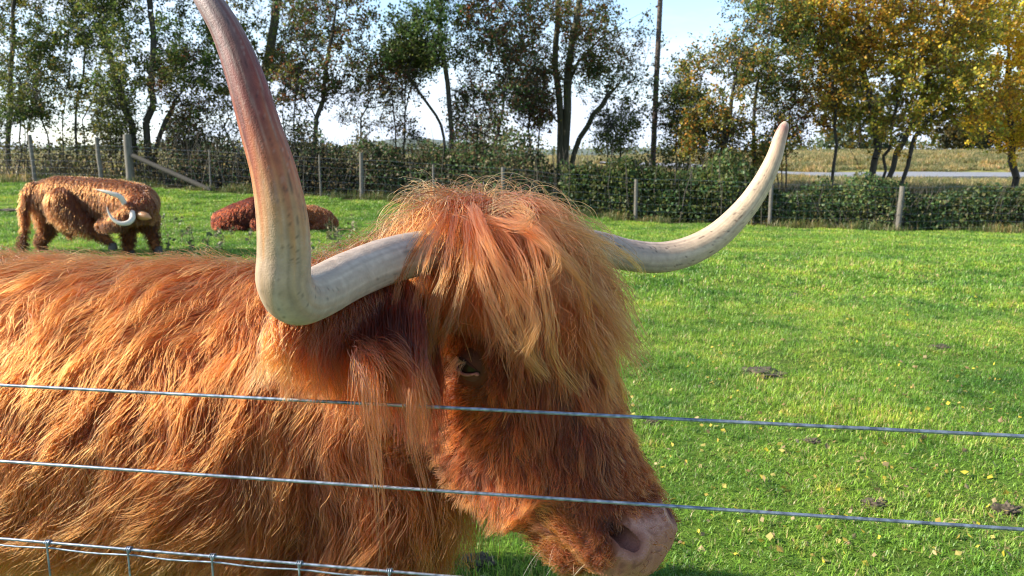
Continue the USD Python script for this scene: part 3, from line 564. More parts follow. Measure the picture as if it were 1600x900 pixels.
# horns: px, py, forward distance, diameter in metres
def horn(ctrl, stops, seed, cracks=0):
    c = np.array([[*P(x, y, d), w / 2] for x, y, d, w in ctrl]); s = spline(c, 260)
    v_, f_ = sweep(s[:, :3], s[:, 3], 56)
    n = len(s); t = np.append(np.repeat(np.linspace(0, 1, n), 56), [0, 1]); ang = np.append(np.tile(np.arange(56) / 56 * 2 * np.pi, n), [0, 0])
    cyl = np.stack([np.cos(ang) * 3.2, np.sin(ang) * 3.2, t * 3], -1)
    rot = np.linalg.qr(np.random.default_rng(seed).normal(size=(3, 3)))[0]
    N_ = lambda sc, oc, sd: meshkit.fbm((cyl * sc) @ rot + 3.7, oc, sd)
    ax = np.vstack([np.repeat(s[:, :3], 56, 0), s[:1, :3], s[-1:, :3]]); rr = np.linalg.norm(v_ - ax, axis=1, keepdims=True)
    ring = meshkit.fbm(np.stack([t * 46, 0 * t, 0 * t], -1), 2, seed) - .5
    v_ = ax + (v_ - ax) * (1 + (  .020 * ring * sstep(.5, .0, t) + .03 * (N_([.8, .8, 1.3], 3, seed + 1) - .5))[:, None])
    pos = np.array([a for a, _ in stops]); colr = np.array([b for _, b in stops])
    tt = t + (.20 * (N_([2.0, 2.0, .55], 4, seed + 2) - .5) + .06 * (N_([7, 7, 1.5], 3, seed + 12) - .5)) * sstep(0, .15, t) * sstep(1.05, .7, t)
    k = np.stack([np.interp(tt, pos, colr[:, i_]) for i_ in range(3)], 1)
    fib = N_([6, 6, .9], 4, seed + 3)[:, None]; fine = N_([18, 18, 2.5], 3, seed + 4)[:, None]
    k = k * (.35 + .75 * fib + .55 * fine)
    lite = sstep(.58, .70, N_([13, 13, 6.], 3, seed + 5))[:, None]; k = mix3(k, k * .5 + np.array((.36, .30, .26)) * .5, lite * .6)
    if not cracks:
        sc_ = sstep(.055, 0, np.abs(meshkit.noise((cyl * [3, 3, 16]) @ rot + 9 * N_([1.5, 1.5, 2], 2, seed + 6)[:, None], seed + 7) - .5)) * sstep(.55, .68, N_([2.4, 2.4, 4], 2, seed + 8))
        k = mix3(k, k * .35, sc_[:, None] * .8)
        wht = sstep(.05, 0, np.abs(meshkit.noise((cyl * [2.5, 2.5, 30]) @ rot + 6 * N_([2, 2, 3], 2, seed + 9)[:, None], seed + 10) - .5)) * sstep(.5, .65, N_([3, 3, 5], 2, seed + 11))
        k = mix3(k, (.55, .48, .43), wht[:, None] * .22)
    if cracks:
        q_ = (cyl * [2.2, 2.2, 13]) @ rot + 2.5 * N_([3, 3, 8], 3, seed + 6)[:, None]
        cr = sstep(.045, .0, np.abs(meshkit.noise(q_, seed + 7) - .5)) * sstep(.5, .66, N_([1.7, 1.7, 3], 2, seed + 8)) * sstep(.75, .5, t)
        k = mix3(k, (.09, .06, .045), cr[:, None] * .85); v_ = ax + (v_ - ax) * (1 - .02 * cr[:, None])
    obj('horn', (v_, f_), HORN, cow, smooth=True, tone=np.clip(k, .01, .9) * ((.70, .64, .56) if cracks else (.68, .66, .62)))
    return s
HL1 = horn([(735, 385, 1.43, .080), (655, 396, 1.32, .078), (600, 410, 1.235, .077), (545, 432, 1.16, .076), (495, 458, 1.085, .0755), (462, 466, 1.035, .0745), (444, 440, 1.01, .0725), (444, 395, 1.005, .0695), (441, 340, 1.00, .066), (428, 270, 1.00, .0585), (407, 200, 1.005, .0530), (383, 120, 1.015, .0475), (355, 50, 1.03, .040), (325, 0, 1.045, .034), (295, -45, 1.07, .026), (265, -85, 1.10, .016), (252, -104, 1.11, .006)],
     [(0, (.46, .33, .27)), (.16, (.58, .46, .38)), (.28, (.52, .42, .33)), (.38, (.46, .33, .23)), (.46, (.50, .35, .22)), (.52, (.52, .27, .12)), (.58, (.44, .13, .05)), (.66, (.22, .045, .03)), (.74, (.17, .075, .065)), (.84, (.27, .20, .20)), (1, (.33, .27, .27))], 3)
HR1 = horn([(800, 378, 1.50, .072), (865, 378, 1.575, .072), (930, 386, 1.63, .071), (985, 399, 1.665, .070), (1035, 402, 1.69, .069), (1080, 391, 1.705, .066), (1122, 367, 1.715, .060), (1160, 330, 1.72, .052), (1188, 291, 1.725, .045), (1208, 250, 1.73, .036), (1219, 215, 1.735, .029), (1224, 201, 1.735, .024), (1226, 195, 1.735, .019), (1227, 191, 1.735, .010), (1227.5, 189.5, 1.735, .002)],
     [(0, (.44, .35, .31)), (.22, (.48, .40, .36)), (.4, (.60, .49, .38)), (.60, (.62, .50, .37)), (.72, (.56, .40, .32)), (.80, (.36, .19, .18)), (.88, (.52, .37, .32)), (1, (.68, .58, .47))], 23, 1)

# ears
def ear(base, tip, nrm, droop, name='ear'):
    t = np.linspace(0, 1, 16)[:, None]; s = base * (1 - t) + tip * t + np.array([0, 0, 1.]) * (np.sin(t * math.pi) * droop)
    v_, f_ = sweep(s, np.interp(t[:, 0], [0, .12, .45, .75, .95, 1], [.028, .042, .062, .052, .02, .006]), 24)
    ax = np.vstack([np.repeat(s, 24, 0), s[:1], s[-1:]]); nrm = unit(nrm)
    d = ((v_ - ax) @ nrm)[:, None]; v_ = v_ - nrm * d * .68
    tm = trimesh.Trimesh(v_, f_, process=False)
    obj(name, (v_, f_), SKIN, cow, smooth=True, tone=(.22, .085, .04)); return tm
ear1 = ear(P(628, 452, 1.33), P(432, 505, 1.09), np.array([-.1, -.55, .8]), .015)
ear2 = ear(H(-.01, .12, -.06), H(-.03, .36, -.08), np.array([.6, -.3, .7]), -.01)

EYES = [(eye_c, eye_n), (em, en)]
def clear_eyes(S, r=.05, keep=.02):
    """Strands end where they would hang over an eye."""
    n, K = S.shape[:2]; frac = np.ones(n)
    for c, a in EYES[:1]:
        c = c + unit(Nn - a * (Nn @ a)) * (.016 if r > .04 else 0); q_ = S - c; along = q_ @ unit(a * .35 + np.array([-.1, -1., .12])); rad = np.linalg.norm(q_ - along[..., None] * unit(a * .35 + np.array([-.1, -1., .12])), axis=-1)
        hit = (rad < r * (.75 + .5 * meshkit.noise(S[:, -1] * 40)[:, None])) & (along > -.03) & (along < .35)
        first = np.where(hit.any(1), hit.argmax(1), K); frac = np.minimum(frac, np.clip((first - .6) / (K - 1), .0, 1))
    keep_ = frac > .12; S, frac = S[keep_], frac[keep_]
    x = np.linspace(0, 1, K)[None] * frac[:, None] * (K - 1); i_ = np.minimum(x.astype(int), K - 2); w = (x - i_)[..., None]; r_ = np.arange(len(S))[:, None]
    return S[r_, i_] * (1 - w) + S[r_, i_ + 1] * w, keep_
# ---- coat
rng = np.random.default_rng(77)
ctree = cKDTree(cv)
hp = np.vstack([[p for p, _ in g_] for g_ in head_chain]); bp = []
def bone_pts(ch): return np.vstack([[np.array(a[0]) * (1 - t) + np.array(b[0]) * t for t in np.linspace(0, 1, 6)] for g_ in ch for a in g_ for b in g_])
hk, bk = cKDTree(bone_pts(head_chain)), cKDTree(bone_pts(body_chain[:9]))
fc = cowmesh.triangles_center; fn = cowmesh.face_normals
def is_head(p):
    n, l, u = loc(p)
    return (n > -.02) & (u > -.335) & (np.abs(l) < .2) & (n < m_ + .1) & ((n > .12) | (u > -.10))
fhead = is_head(fc)
fpx, fpy = pix(fc); view = unit(fc - np.array([0, 0, CAM_H])); face = -(fn * view).sum(1)
seen = (fpx > -140) & (fpx < 1750) & (fpy < 1010) & (fc[:, 1] > .3)
wbody = np.where(seen & (face > -.35), 1.0, np.where(fc[:, 2] > .25, .20, .05)) * (~fhead)
vn = np.array(cowmesh.vertex_normals)
def swirl(p, amp, sc, seed):
    a = (meshkit.fbm(p * sc, 2, seed) - .5) * 2 * amp
    return np.cos(a)[:, None], np.sin(a)[:, None]
def body_flow(p):
    x, z = p[:, 0], p[:, 2]
    w = sstep(-.35, -.75, x)[:, None]; lowz = sstep(.95, .55, z)[:, None]
    f_ = mix3((.0, -.06, -1.), (-.46, -.05, -.82), w); f_ = mix3(f_, mix3((-.25, -.05, -.9), (-.88, -.05, -.50), w), lowz * .8)
    c, s = swirl(p, .85, 5.5, 3); c2, s2 = swirl(p, .95, 19., 4)
    f_ = np.stack([f_[:, 0] * c[:, 0] - f_[:, 2] * s[:, 0], f_[:, 1], f_[:, 0] * s[:, 0] + f_[:, 2] * c[:, 0]], 1)
    f_ = np.stack([f_[:, 0] * c2[:, 0] - f_[:, 2] * s2[:, 0], f_[:, 1], f_[:, 0] * s2[:, 0] + f_[:, 2] * c2[:, 0]], 1)
    top = sstep(1.04, 1.12, z)[:, None]
    return unit(f_ + top * np.array([0, -.5, .45]))
R, RN = sample(cowmesh, 35000, rng, wbody); K = 7
ln = .185 * rng.uniform(.55, 1.25, len(R)) * np.where(R[:, 2] > .3, 1, .5)
S, own = hair(cv, vn, R, RN, ln, body_flow, K, .38, .055, .50, 2600, .56, .011, 8, .008, .09, 1, .25)
px_, py_ = pix(R)
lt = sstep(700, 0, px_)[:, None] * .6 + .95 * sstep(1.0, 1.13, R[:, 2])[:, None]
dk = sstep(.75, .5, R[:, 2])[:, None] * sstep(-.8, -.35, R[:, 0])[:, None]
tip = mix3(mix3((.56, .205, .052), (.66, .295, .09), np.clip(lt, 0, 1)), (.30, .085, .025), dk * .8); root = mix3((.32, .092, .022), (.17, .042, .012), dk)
pt = (.72 + .62 * meshkit.fbm(R * [3.2, 3, 4.5], 3, 15))[:, None]
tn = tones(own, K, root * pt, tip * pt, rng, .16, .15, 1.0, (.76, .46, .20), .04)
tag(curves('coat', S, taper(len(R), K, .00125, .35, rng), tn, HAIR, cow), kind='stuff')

# ---- face hair
nf, lf_, uf = loc(fc)
edist, _ = cKDTree(np.array([eye_c, em])).query(fc); ndf, _ = nd.query(fc)
pinkf = pinkness(nf, lf_, uf, .006)
wf = np.where(fhead, 1., 0) * np.where(face > -.3, 1, .12) * (1 - .94 * pinkf) * sstep(.030, .042, edist) * sstep(.014, .024, ndf)
def face_flow(p):
    n, l, u = loc(p)
    down = sstep(.0, -.07, u)[:, None]; side = np.sign(l)[:, None] * sstep(.01, .06, np.abs(l))[:, None]
    bridge = Nn * .9 + Ll * side * .35 + np.array([0, 0, -.25])
    cheek = -Nn * .25 - Uu * .85 + np.array([-.35, .0, -.35])
    muz = -Nn * .8 - Uu * .45 + np.array([-.2, 0, -.15])
    f_ = mix3(bridge, cheek, down * sstep(.40, .30, n)[:, None])
    f_ = mix3(f_, muz, sstep(m_ - .15, m_ - .07, n)[:, None] * sstep(.035, -.01, u)[:, None])
    f_ = unit(f_); ax = np.cross(f_, unit(-Ll + Uu * .6)); a = (meshkit.fbm(p * 11, 2, 9) - .5)[:, None] * 1.9
    return unit(f_ * np.cos(a) + ax * np.sin(a))
R, RN = sample(cowmesh, 15000, rng, wf); K = 6; n, l, u = loc(R)
ln = np.interp(n, [0, .15, .30, .42, m_ - .05, m_ + .05], [.085, .060, .058, .052, .032, .016]) * rng.uniform(.6, 1.25, len(R))
ln = ln * (1 - .65 * pinkness(n, l, u, .006)) * (.35 + .65 * sstep(.03, .075, cKDTree(np.array([eye_c, em])).query(R)[0]))
S, own = hair(cv, vn, R, RN, ln, face_flow, K, .5, .013, .28, 1100, .70, .004, 8, .003, .05, 2, .1)
ck = (sstep(0, -.07, u) * sstep(.36, .2, n))[:, None]; mz_ = (sstep(m_ - .16, m_ - .05, n) * sstep(.03, -.02, u))[:, None]
tip = mix3(mix3((.54, .175, .045), (.74, .29, .075), ck), (.70, .30, .095), mz_)
S, kp = clear_eyes(S, .036); own = own[kp]; tip = tip[kp]
tn = tones(own, K, (.14, .036, .010), tip, rng, .34, .18, 1.0, (.62, .33, .13), .05)
tag(curves('face_hair', S, taper(len(S), K, .00095, .35, rng), tn, HAIR, cow), kind='stuff')

# ---- long hair of the brow and the far cheek, hanging along the nose
wb = np.where(fhead & (nf > .04) & (nf < .45) & (uf > .01), 1., 0) * sstep(-.115, -.02, lf_) * sstep(.045, .075, edist)
R, RN = sample(cowmesh, 5000, rng, wb); K = 9; n, l, u = loc(R)
def brow_flow(p):
    n, l, u = loc(p); s = sstep(-.03, .08, l)[:, None]
    f_ = unit(Nn * .75 + np.array([0, 0, -.55]) + Ll * (s * .55 - .12) + Uu * .10)
    ax = np.cross(f_, Uu); a = (meshkit.fbm(p * 7, 2, 19) - .5)[:, None] * 1.2
    return unit(f_ * np.cos(a) + ax * np.sin(a))
S, own = hair(cv, vn, R, RN, rng.uniform(.10, .19, len(R)) * np.interp(n, [.05, .32, .45], [1, .8, .5]), brow_flow, K, .6, np.interp(n, [.04, .16, .30, .45], [.08, .045, .016, .008]), .5, 300, .86, .007, 7, .004, .05, 3, .5)
S, kp = clear_eyes(S, .080); own = own[kp]
tn = tones(own, K, (.14, .036, .011), (.56, .19, .046), rng, .34, .18, 1., (.68, .38, .15), .08)
tag(curves('brow_hair', S, taper(len(S), K, .0010, .3, rng), tn, HAIR, cow), kind='stuff')

# ---- forelock
wl = np.where((nf > -.13) & (nf < .10) & (uf > -.03) & (np.abs(lf_) < .13) & (np.linalg.norm(fc - O, axis=1) < .2), 1., 0) * np.where(fn[:, 2] > -.1, 1, .1)
R, RN = sample(cowmesh, 7600, rng, wl); K = 11; n, l, u = loc(R)
cz = H(-.02, 0, .06)
def lock_flow(p):
    n, l, u = loc(p); rad = (p - cz); rad = rad * [1, 1, 0]; rad = unit(rad + np.array([.02, -.06, 0]))
    drop = sstep(.02, .14, np.linalg.norm((p - cz) * [1, 1, .6], axis=1))[:, None]
    f_ = unit(rad * (1.2 - .9 * drop) + np.array([0, 0, .22]) * (1 - drop) + np.array([0, 0, -1.]) * drop)
    a = (meshkit.fbm(p * 8, 2, 29) - .5)[:, None] * 1.1; ax = np.cross(f_, unit(Uu))
    return unit(f_ * np.cos(a) + ax * np.sin(a))
ln = rng.uniform(.15, .29, len(R)) * (1 - .25 * (np.abs(l) > .09))
S, own = hair(cv, vn, R, RN, ln, lock_flow, K, .55, .115, .8, 330, .70, .012, 8, .011, .12, 4, .6, .25, .55)
S, kp = clear_eyes(S, .086); own = own[kp]
tn = tones(own, K, (.25, .066, .017), (.62, .25, .072), rng, .32, .18, .8, (.80, .52, .24), .10)
tag(curves('forelock', S, taper(len(S), K, .00105, .35, rng), tn, HAIR, cow), kind='stuff')
# golden locks lying over the forelock
GL = [[(738, 322, 1.30), (752, 368, 1.21), (775, 420, 1.17), (805, 490, 1.15), (832, 560, 1.15), (852, 588, 1.16)], [(742, 330, 1.30), (768, 380, 1.20), (800, 440, 1.16), (838, 500, 1.14), (822, 555, 1.14), (846, 585, 1.16)],
      [(820, 350, 1.28), (842, 420, 1.18), (858, 500, 1.16), (868, 560, 1.17), (905, 610, 1.20)], [(700, 330, 1.32), (668, 400, 1.22), (650, 480, 1.18), (640, 560, 1.17), (668, 640, 1.18)],
      [(690, 330, 1.32), (640, 400, 1.24), (617, 470, 1.20), (610, 560, 1.18), (640, 650, 1.16)], [(712, 335, 1.31), (700, 410, 1.2), (682, 480, 1.17), (668, 560, 1.17)], [(760, 340, 1.29), (812, 352, 1.22), (830, 332, 1.24), (800, 318, 1.27), (764, 330, 1.28)],
      [(800, 345, 1.28), (862, 385, 1.2), (915, 440, 1.24), (958, 500, 1.33), (985, 560, 1.40)], [(780, 350, 1.28), (820, 425, 1.17), (826, 520, 1.15), (800, 560, 1.16)], [(845, 340, 1.30), (930, 372, 1.36), (985, 405, 1.42), (1003, 428, 1.46)],
      [(730, 340, 1.30), (728, 420, 1.19), (705, 500, 1.17), (690, 535, 1.17)], [(850, 350, 1.28), (905, 440, 1.24), (925, 530, 1.27), (950, 610, 1.31)], [(800, 332, 1.28), (852, 372, 1.22), (868, 420, 1.19), (840, 440, 1.18), (790, 452, 1.17)], [(748, 345, 1.29), (755, 430, 1.17), (790, 520, 1.15), (806, 545, 1.15)]]
n = 32 * len(GL); K = 12; b = np.arange(n) % len(GL); t = np.linspace(0, 1, K)
S = np.array([spline([P(*q_) for q_ in g_], K) for g_ in GL])[b] + rng.normal(0, 1, (n, 1, 3)) * .0045 * (1.15 - .7 * t)[None, :, None] + rng.normal(0, .0021, (n, K, 3)).cumsum(1)
tn = tones(b, K, (.46, .17, .05), (.72, .38, .14), rng, .16, .25)
tag(curves('golden_locks', S, taper(n, K, .00065, .45, rng), tn, HAIR, cow), kind='stuff')
# loose curls on the crown
R, RN = sample(cowmesh, 560, rng, wl); K = 16; t = np.linspace(0, 1, K)
c0 = unit(RN + rng.normal(0, .45, RN.shape) + [0, 0, .7]); c1 = unit(np.cross(c0, rng.normal(size=c0.shape))); c1 = c1 * [1, 1, .35]
A = rng.uniform(.025, .085, (len(R), 1)) * np.where(rng.uniform(size=(len(R), 1)) < .05, 1.2, 1); W_ = rng.uniform(2.4, 5.5, (len(R), 1)); rt = R + RN * .02
S = rt[:, None] + c0[:, None] * (A * np.sin(W_ * t) * .75)[..., None] + c1[:, None] * (A * (1 - np.cos(W_ * t)) * .9)[..., None] + np.array([0, -.25, -.9]) * (A * 1.1 * t ** 2.4)[..., None]
tn = tones(np.arange(len(R)) // 4, K, (.52, .20, .06), (.74, .40, .15), rng, .2, .2)
tag(curves('stray_curls', S, taper(len(R), K, .0008, .5, rng), tn, HAIR, cow), kind='stuff')

# ---- ear hair
for e, (em_, seed) in enumerate(((ear1, 5), (ear2, 6))):
    R, RN = sample(em_, 5200 if e == 0 else 900, rng); K = 9
    b0, b1 = (P(628, 452, 1.33), P(432, 505, 1.09)) if e == 0 else (H(-.01, .12, -.06), H(-.03, .36, -.08))
    tt = ((R - b0) @ (b1 - b0)) / ((b1 - b0) @ (b1 - b0)); ed_ = unit(b1 - b0)
    def ear_flow(p):
        w = np.clip(((p - b0) @ (b1 - b0)) / ((b1 - b0) @ (b1 - b0)), 0, 1)[:, None]
        a = (meshkit.fbm(p * 9, 2, 39 + e) - .5)[:, None] * 1.0
        f_ = ed_ * (.05 + .40 * w) + np.array([0, 0, -1.]) + np.array([0, -.10, 0]) + np.array([1, 0, 0]) * (a + .30 * (1 - w))
        return unit(f_)
    ln = np.interp(tt, [0, .25, .6, 1], [.26, .19, .13, .085]) * rng.uniform(.55, 1.3, len(R))
    S, own = hair(np.asarray(em_.vertices), np.asarray(em_.vertex_normals), R, RN, ln, ear_flow, K, .5, .012, .5, 300, .78, .008, 7, .005, .07, seed, .5)
    w = np.clip(tt, 0, 1)[:, None]
    tip = mix3(mix3((.30, .085, .026), (.50, .17, .045), sstep(.25, .6, w)), (.74, .40, .15), sstep(.78, 1., w)); root = mix3((.15, .038, .012), (.36, .13, .04), sstep(.5, .95, w))
    tn = tones(own, K, root, tip, rng, .2, .16, 1., (.80, .52, .25), .06)
    tag(curves('ear_hair', S, taper(len(R), K, .0011, .3, rng), tn, HAIR, cow), kind='stuff')
# the long tassels that hang from the near ear in front of the wires
n = 560; K = 12; b = rng.integers(0, 30, n); t = np.linspace(0, 1, K)
x0 = rng.uniform(545, 655, 30); x1 = x0 + rng.uniform(-5, 70, 30); y1 = np.concatenate([[885, 870, 800, 760], rng.uniform(590, 720, 26)]); d1 = rng.uniform(1.0, 1.06, 30)
S = []
for k in range(30):
    c_ = spline([P(x0[k], 480, 1.20), P(x0[k] + 4, 540, 1.12), P(x0[k] * .55 + x1[k] * .45, 500 + (y1[k] - 480) * .5, d1[k] + .015), P(x1[k], y1[k], d1[k])], K); S.append(c_)
S = np.array(S); S = S + (.006 * np.sin(np.linspace(0, 7, K)[None] * rng.uniform(.7, 1.3, (30, 1)) + rng.uniform(0, 6, (30, 1))) * t[None])[..., None] * np.array([1, .2, 0])
S = S[b] + rng.normal(0, 1, (n, 1, 3)) * .008 * (1 - .75 * t)[None, :, None] + rng.normal(0, .0013, (n, K, 3)).cumsum(1)
S = S[:, 0:1] + (S - S[:, 0:1]) * rng.uniform(.7, 1.04, (n, 1, 1))
tn = tones(b, K, (.20, .052, .015), (.46, .17, .05), rng, .25, .2)
tag(curves('ear_tassels', S, taper(n, K, .0010, .4, rng), tn, HAIR, cow), kind='stuff')
# lashes
n = 46; K = 6; k = rng.integers(1, 14, n); t = np.linspace(0, 1, K)[None, :, None]
r0_ = lash_pts[k] + rng.normal(0, .002, (n, 3)); dv = unit(eye_n * .55 - eup * .55 + rng.normal(0, .25, (n, 3)) - efwd * .25)
S = r0_[:, None] + dv[:, None] * t * rng.uniform(.012, .032, (n, 1, 1)) + np.array([0, 0, -.016]) * t ** 2
tag(curves('eyelashes', S, taper(n, K, .0007, .4, rng), np.array((.46, .28, .16)), HAIR, cow), kind='stuff')

n = 40; K = 6; wk = np.where(fhead & (nf > m_ - .06) & (uf < -.03), 1., 0); R, RN = sample(cowmesh, n, rng, wk); t = np.linspace(0, 1, K)[None, :, None]
S = R[:, None] + RN[:, None] * t * rng.uniform(.02, .06, (n, 1, 1)) + np.array([0, 0, -.025]) * t ** 2
tag(curves('whiskers', S, taper(n, K, .0007, .4, rng), np.array((.60, .42, .28)), HAIR, cow), kind='stuff')

# ------------------------------------------------------------------ the cows in the field
def small_cow(label, d, body, legs, horns, hair_n, root, tip, seed, flow=(.05, -.15, -1.), ears=(), ln=.15, hooves=(), dark=None, foot=(0, 0)):
    """body, legs: groups of (px, py, offset, radius in px) hulled together; at the distance d."""
    for _ in range(40):
        p_ = P(*foot, d); d += float(np.clip((p_[2] - float(gz(p_[0], p_[1])[0])) * 3, -.5, .5))
    sc = d / FPX; rng = np.random.default_rng(seed)
    q = lambda a: (P(a[0], a[1], d + a[2]), a[3] * sc)
    ch = [[q(a) for a in g_] for g_ in body + legs]
    mesh = bones(ch, .05, 8); gx_, gy_ = mesh.bounds.mean(0)[:2]
    t = thing('cow', label, 'cow', (gx_, gy_, float(gz(gx_, gy_)[0])), 'cattle out in the field')
    v_ = np.array(mesh.vertices)
    obj('body', (v_, mesh.faces), SKIN, t, smooth=True, tone=np.asarray(root) * 1.0)
    for hline in horns:
        c = np.array([[*P(x, y, d + o), r * sc * .88] for x, y, o, r in hline]); s = spline(c, 40)
        k = mix3((.50, .44, .36), (.28, .22, .17), sstep(.8, 1, np.append(np.repeat(np.linspace(0, 1, 40), 12), [0, 1]))[:, None])
        obj('horn', sweep(s[:, :3], s[:, 3], 12), HORN, t, smooth=True, tone=k)
    for a, b_2 in ears:
        s = spline(np.array([P(*a[:2], d + a[2]), (P(*a[:2], d + a[2]) + P(*b_2[:2], d + b_2[2])) / 2 + [0, 0, .01], P(*b_2[:2], d + b_2[2])]), 10)
        obj('ear', sweep(s, [.02, .04, .055, .06, .06, .055, .05, .04, .025, .01], 10), SKIN, t, smooth=True, tone=np.asarray(tip) * .9)
    for a in hooves:
        p_ = P(a[0], a[1], d + a[2]); obj('hoof', sweep([p_ + [0, 0, -.045], p_, p_ + [0, 0, .05]], [.062, .06, .05], 10), HOOF, t, smooth=40)
    nv = np.array(mesh.vertex_normals)
    cen = mesh.triangles_center; w = np.where(-(mesh.face_normals * unit(cen - [0, 0, CAM_H])).sum(1) > -.3, 1., .15)
    R, RN = sample(mesh, hair_n, rng, w); K = 5
    base = np.asarray(flow, float)
    def fl(p):
        c, s = swirl(p, .6, 2.2, seed); f_ = np.broadcast_to(base, p.shape)
        return unit(np.stack([f_[:, 0] * c[:, 0] - f_[:, 2] * s[:, 0], f_[:, 1], f_[:, 0] * s[:, 0] + f_[:, 2] * c[:, 0]], 1))
    px_, py_ = pix(R); kk_ = np.ones(len(R))
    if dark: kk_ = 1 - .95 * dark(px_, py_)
    legcut = len(hooves) > 0
    S, own = hair(v_, nv, R, RN, ln * .8 * rng.uniform(.5, 1.2, hair_n) * (.45 + .55 * kk_) * np.where(legcut, sstep(.1, .5, R[:, 2] - gz(R[:, 0], R[:, 1])) * .75 + .25, 1), fl, K, .45, .045 if legcut else .018, .4 if legcut else .2, hair_n // 7, .3, .003, 3, .007, .08, seed, .4)
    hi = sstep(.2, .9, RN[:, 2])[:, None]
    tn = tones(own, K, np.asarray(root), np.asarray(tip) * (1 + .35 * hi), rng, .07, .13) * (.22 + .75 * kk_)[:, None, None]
    tag(curves('coat', S, taper(hair_n, K, .0058, .4, rng), tn, HAIR, t), kind='stuff')
    return t
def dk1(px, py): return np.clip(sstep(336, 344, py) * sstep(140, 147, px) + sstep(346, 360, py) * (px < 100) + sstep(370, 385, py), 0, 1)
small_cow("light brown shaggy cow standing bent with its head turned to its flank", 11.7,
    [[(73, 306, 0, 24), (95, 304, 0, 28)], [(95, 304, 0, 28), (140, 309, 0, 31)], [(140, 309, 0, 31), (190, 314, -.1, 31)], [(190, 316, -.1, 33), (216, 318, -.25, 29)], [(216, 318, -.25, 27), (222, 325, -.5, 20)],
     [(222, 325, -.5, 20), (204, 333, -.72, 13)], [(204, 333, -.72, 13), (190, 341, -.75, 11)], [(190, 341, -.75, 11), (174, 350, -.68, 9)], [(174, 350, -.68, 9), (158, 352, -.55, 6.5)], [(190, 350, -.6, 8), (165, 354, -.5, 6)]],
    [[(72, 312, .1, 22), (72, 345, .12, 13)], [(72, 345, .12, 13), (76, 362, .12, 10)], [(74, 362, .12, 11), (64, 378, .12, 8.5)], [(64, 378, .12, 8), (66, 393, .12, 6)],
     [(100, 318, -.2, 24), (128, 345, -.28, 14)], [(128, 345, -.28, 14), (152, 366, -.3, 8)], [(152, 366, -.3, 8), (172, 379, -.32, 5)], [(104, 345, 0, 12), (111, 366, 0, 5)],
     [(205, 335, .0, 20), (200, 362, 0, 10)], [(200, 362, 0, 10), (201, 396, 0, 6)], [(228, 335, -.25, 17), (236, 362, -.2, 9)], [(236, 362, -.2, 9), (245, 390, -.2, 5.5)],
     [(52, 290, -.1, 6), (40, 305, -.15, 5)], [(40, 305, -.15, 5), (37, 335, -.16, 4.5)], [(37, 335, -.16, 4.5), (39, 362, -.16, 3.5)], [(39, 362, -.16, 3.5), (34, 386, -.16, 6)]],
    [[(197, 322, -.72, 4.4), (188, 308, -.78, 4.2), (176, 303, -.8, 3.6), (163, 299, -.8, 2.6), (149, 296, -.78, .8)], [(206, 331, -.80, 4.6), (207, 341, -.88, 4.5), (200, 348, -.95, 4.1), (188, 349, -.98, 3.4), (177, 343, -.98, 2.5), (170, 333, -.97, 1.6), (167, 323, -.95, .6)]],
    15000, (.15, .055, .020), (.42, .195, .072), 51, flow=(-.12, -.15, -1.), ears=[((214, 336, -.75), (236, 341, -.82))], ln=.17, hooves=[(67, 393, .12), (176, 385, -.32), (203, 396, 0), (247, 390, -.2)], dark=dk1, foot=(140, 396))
small_cow("dark red cow lying on the grass half hidden by the near horn", 15.3,
    [[(344, 343, 0, 13), (368, 337, 0, 18)], [(368, 337, 0, 18), (398, 330, .05, 22)], [(398, 330, .05, 22), (404, 318, .1, 12)], [(398, 330, .05, 20), (430, 336, .1, 18)], [(404, 318, .1, 12), (424, 306, .15, 9)], [(424, 306, .15, 9), (440, 312, -.1, 7)], [(440, 314, -.1, 7), (446, 326, -.2, 5)]],
    [[(346, 350, -.1, 9), (378, 356, -.15, 5)], [(400, 348, -.15, 8), (425, 356, -.2, 5)]],
    [[(422, 302, .0, 3), (412, 297, -.15, 2.6), (408, 290, -.2, 1.6), (407, 283, -.2, .6)], [(430, 302, .3, 3), (438, 298, .45, 2.6), (443, 291, .5, 1.6), (445, 285, .5, .6)]],
    7000, (.09, .018, .008), (.34, .075, .026), 52, flow=(-.3, -.15, -1.), ln=.11, foot=(375, 361))
small_cow("orange brown calf lying on the grass with its rump showing right of the near horn", 15.8,
    [[(509, 341, 0, 13), (490, 338, 0, 17)], [(490, 338, 0, 17), (462, 338, 0, 17)], [(509, 341, 0, 12), (520, 348, 0, 8)], [(462, 338, 0, 16), (450, 328, -.1, 9)], [(450, 328, -.1, 9), (438, 330, -.3, 7)], [(438, 330, -.3, 7), (430, 338, -.4, 4)]],
    [[(505, 350, -.15, 9), (488, 357, -.2, 4)], [(460, 352, -.15, 7), (440, 358, -.2, 4)]], [],
    5000, (.17, .06, .02), (.56, .25, .085), 53, flow=(.3, -.15, -1.), ln=.09, foot=(490, 359))

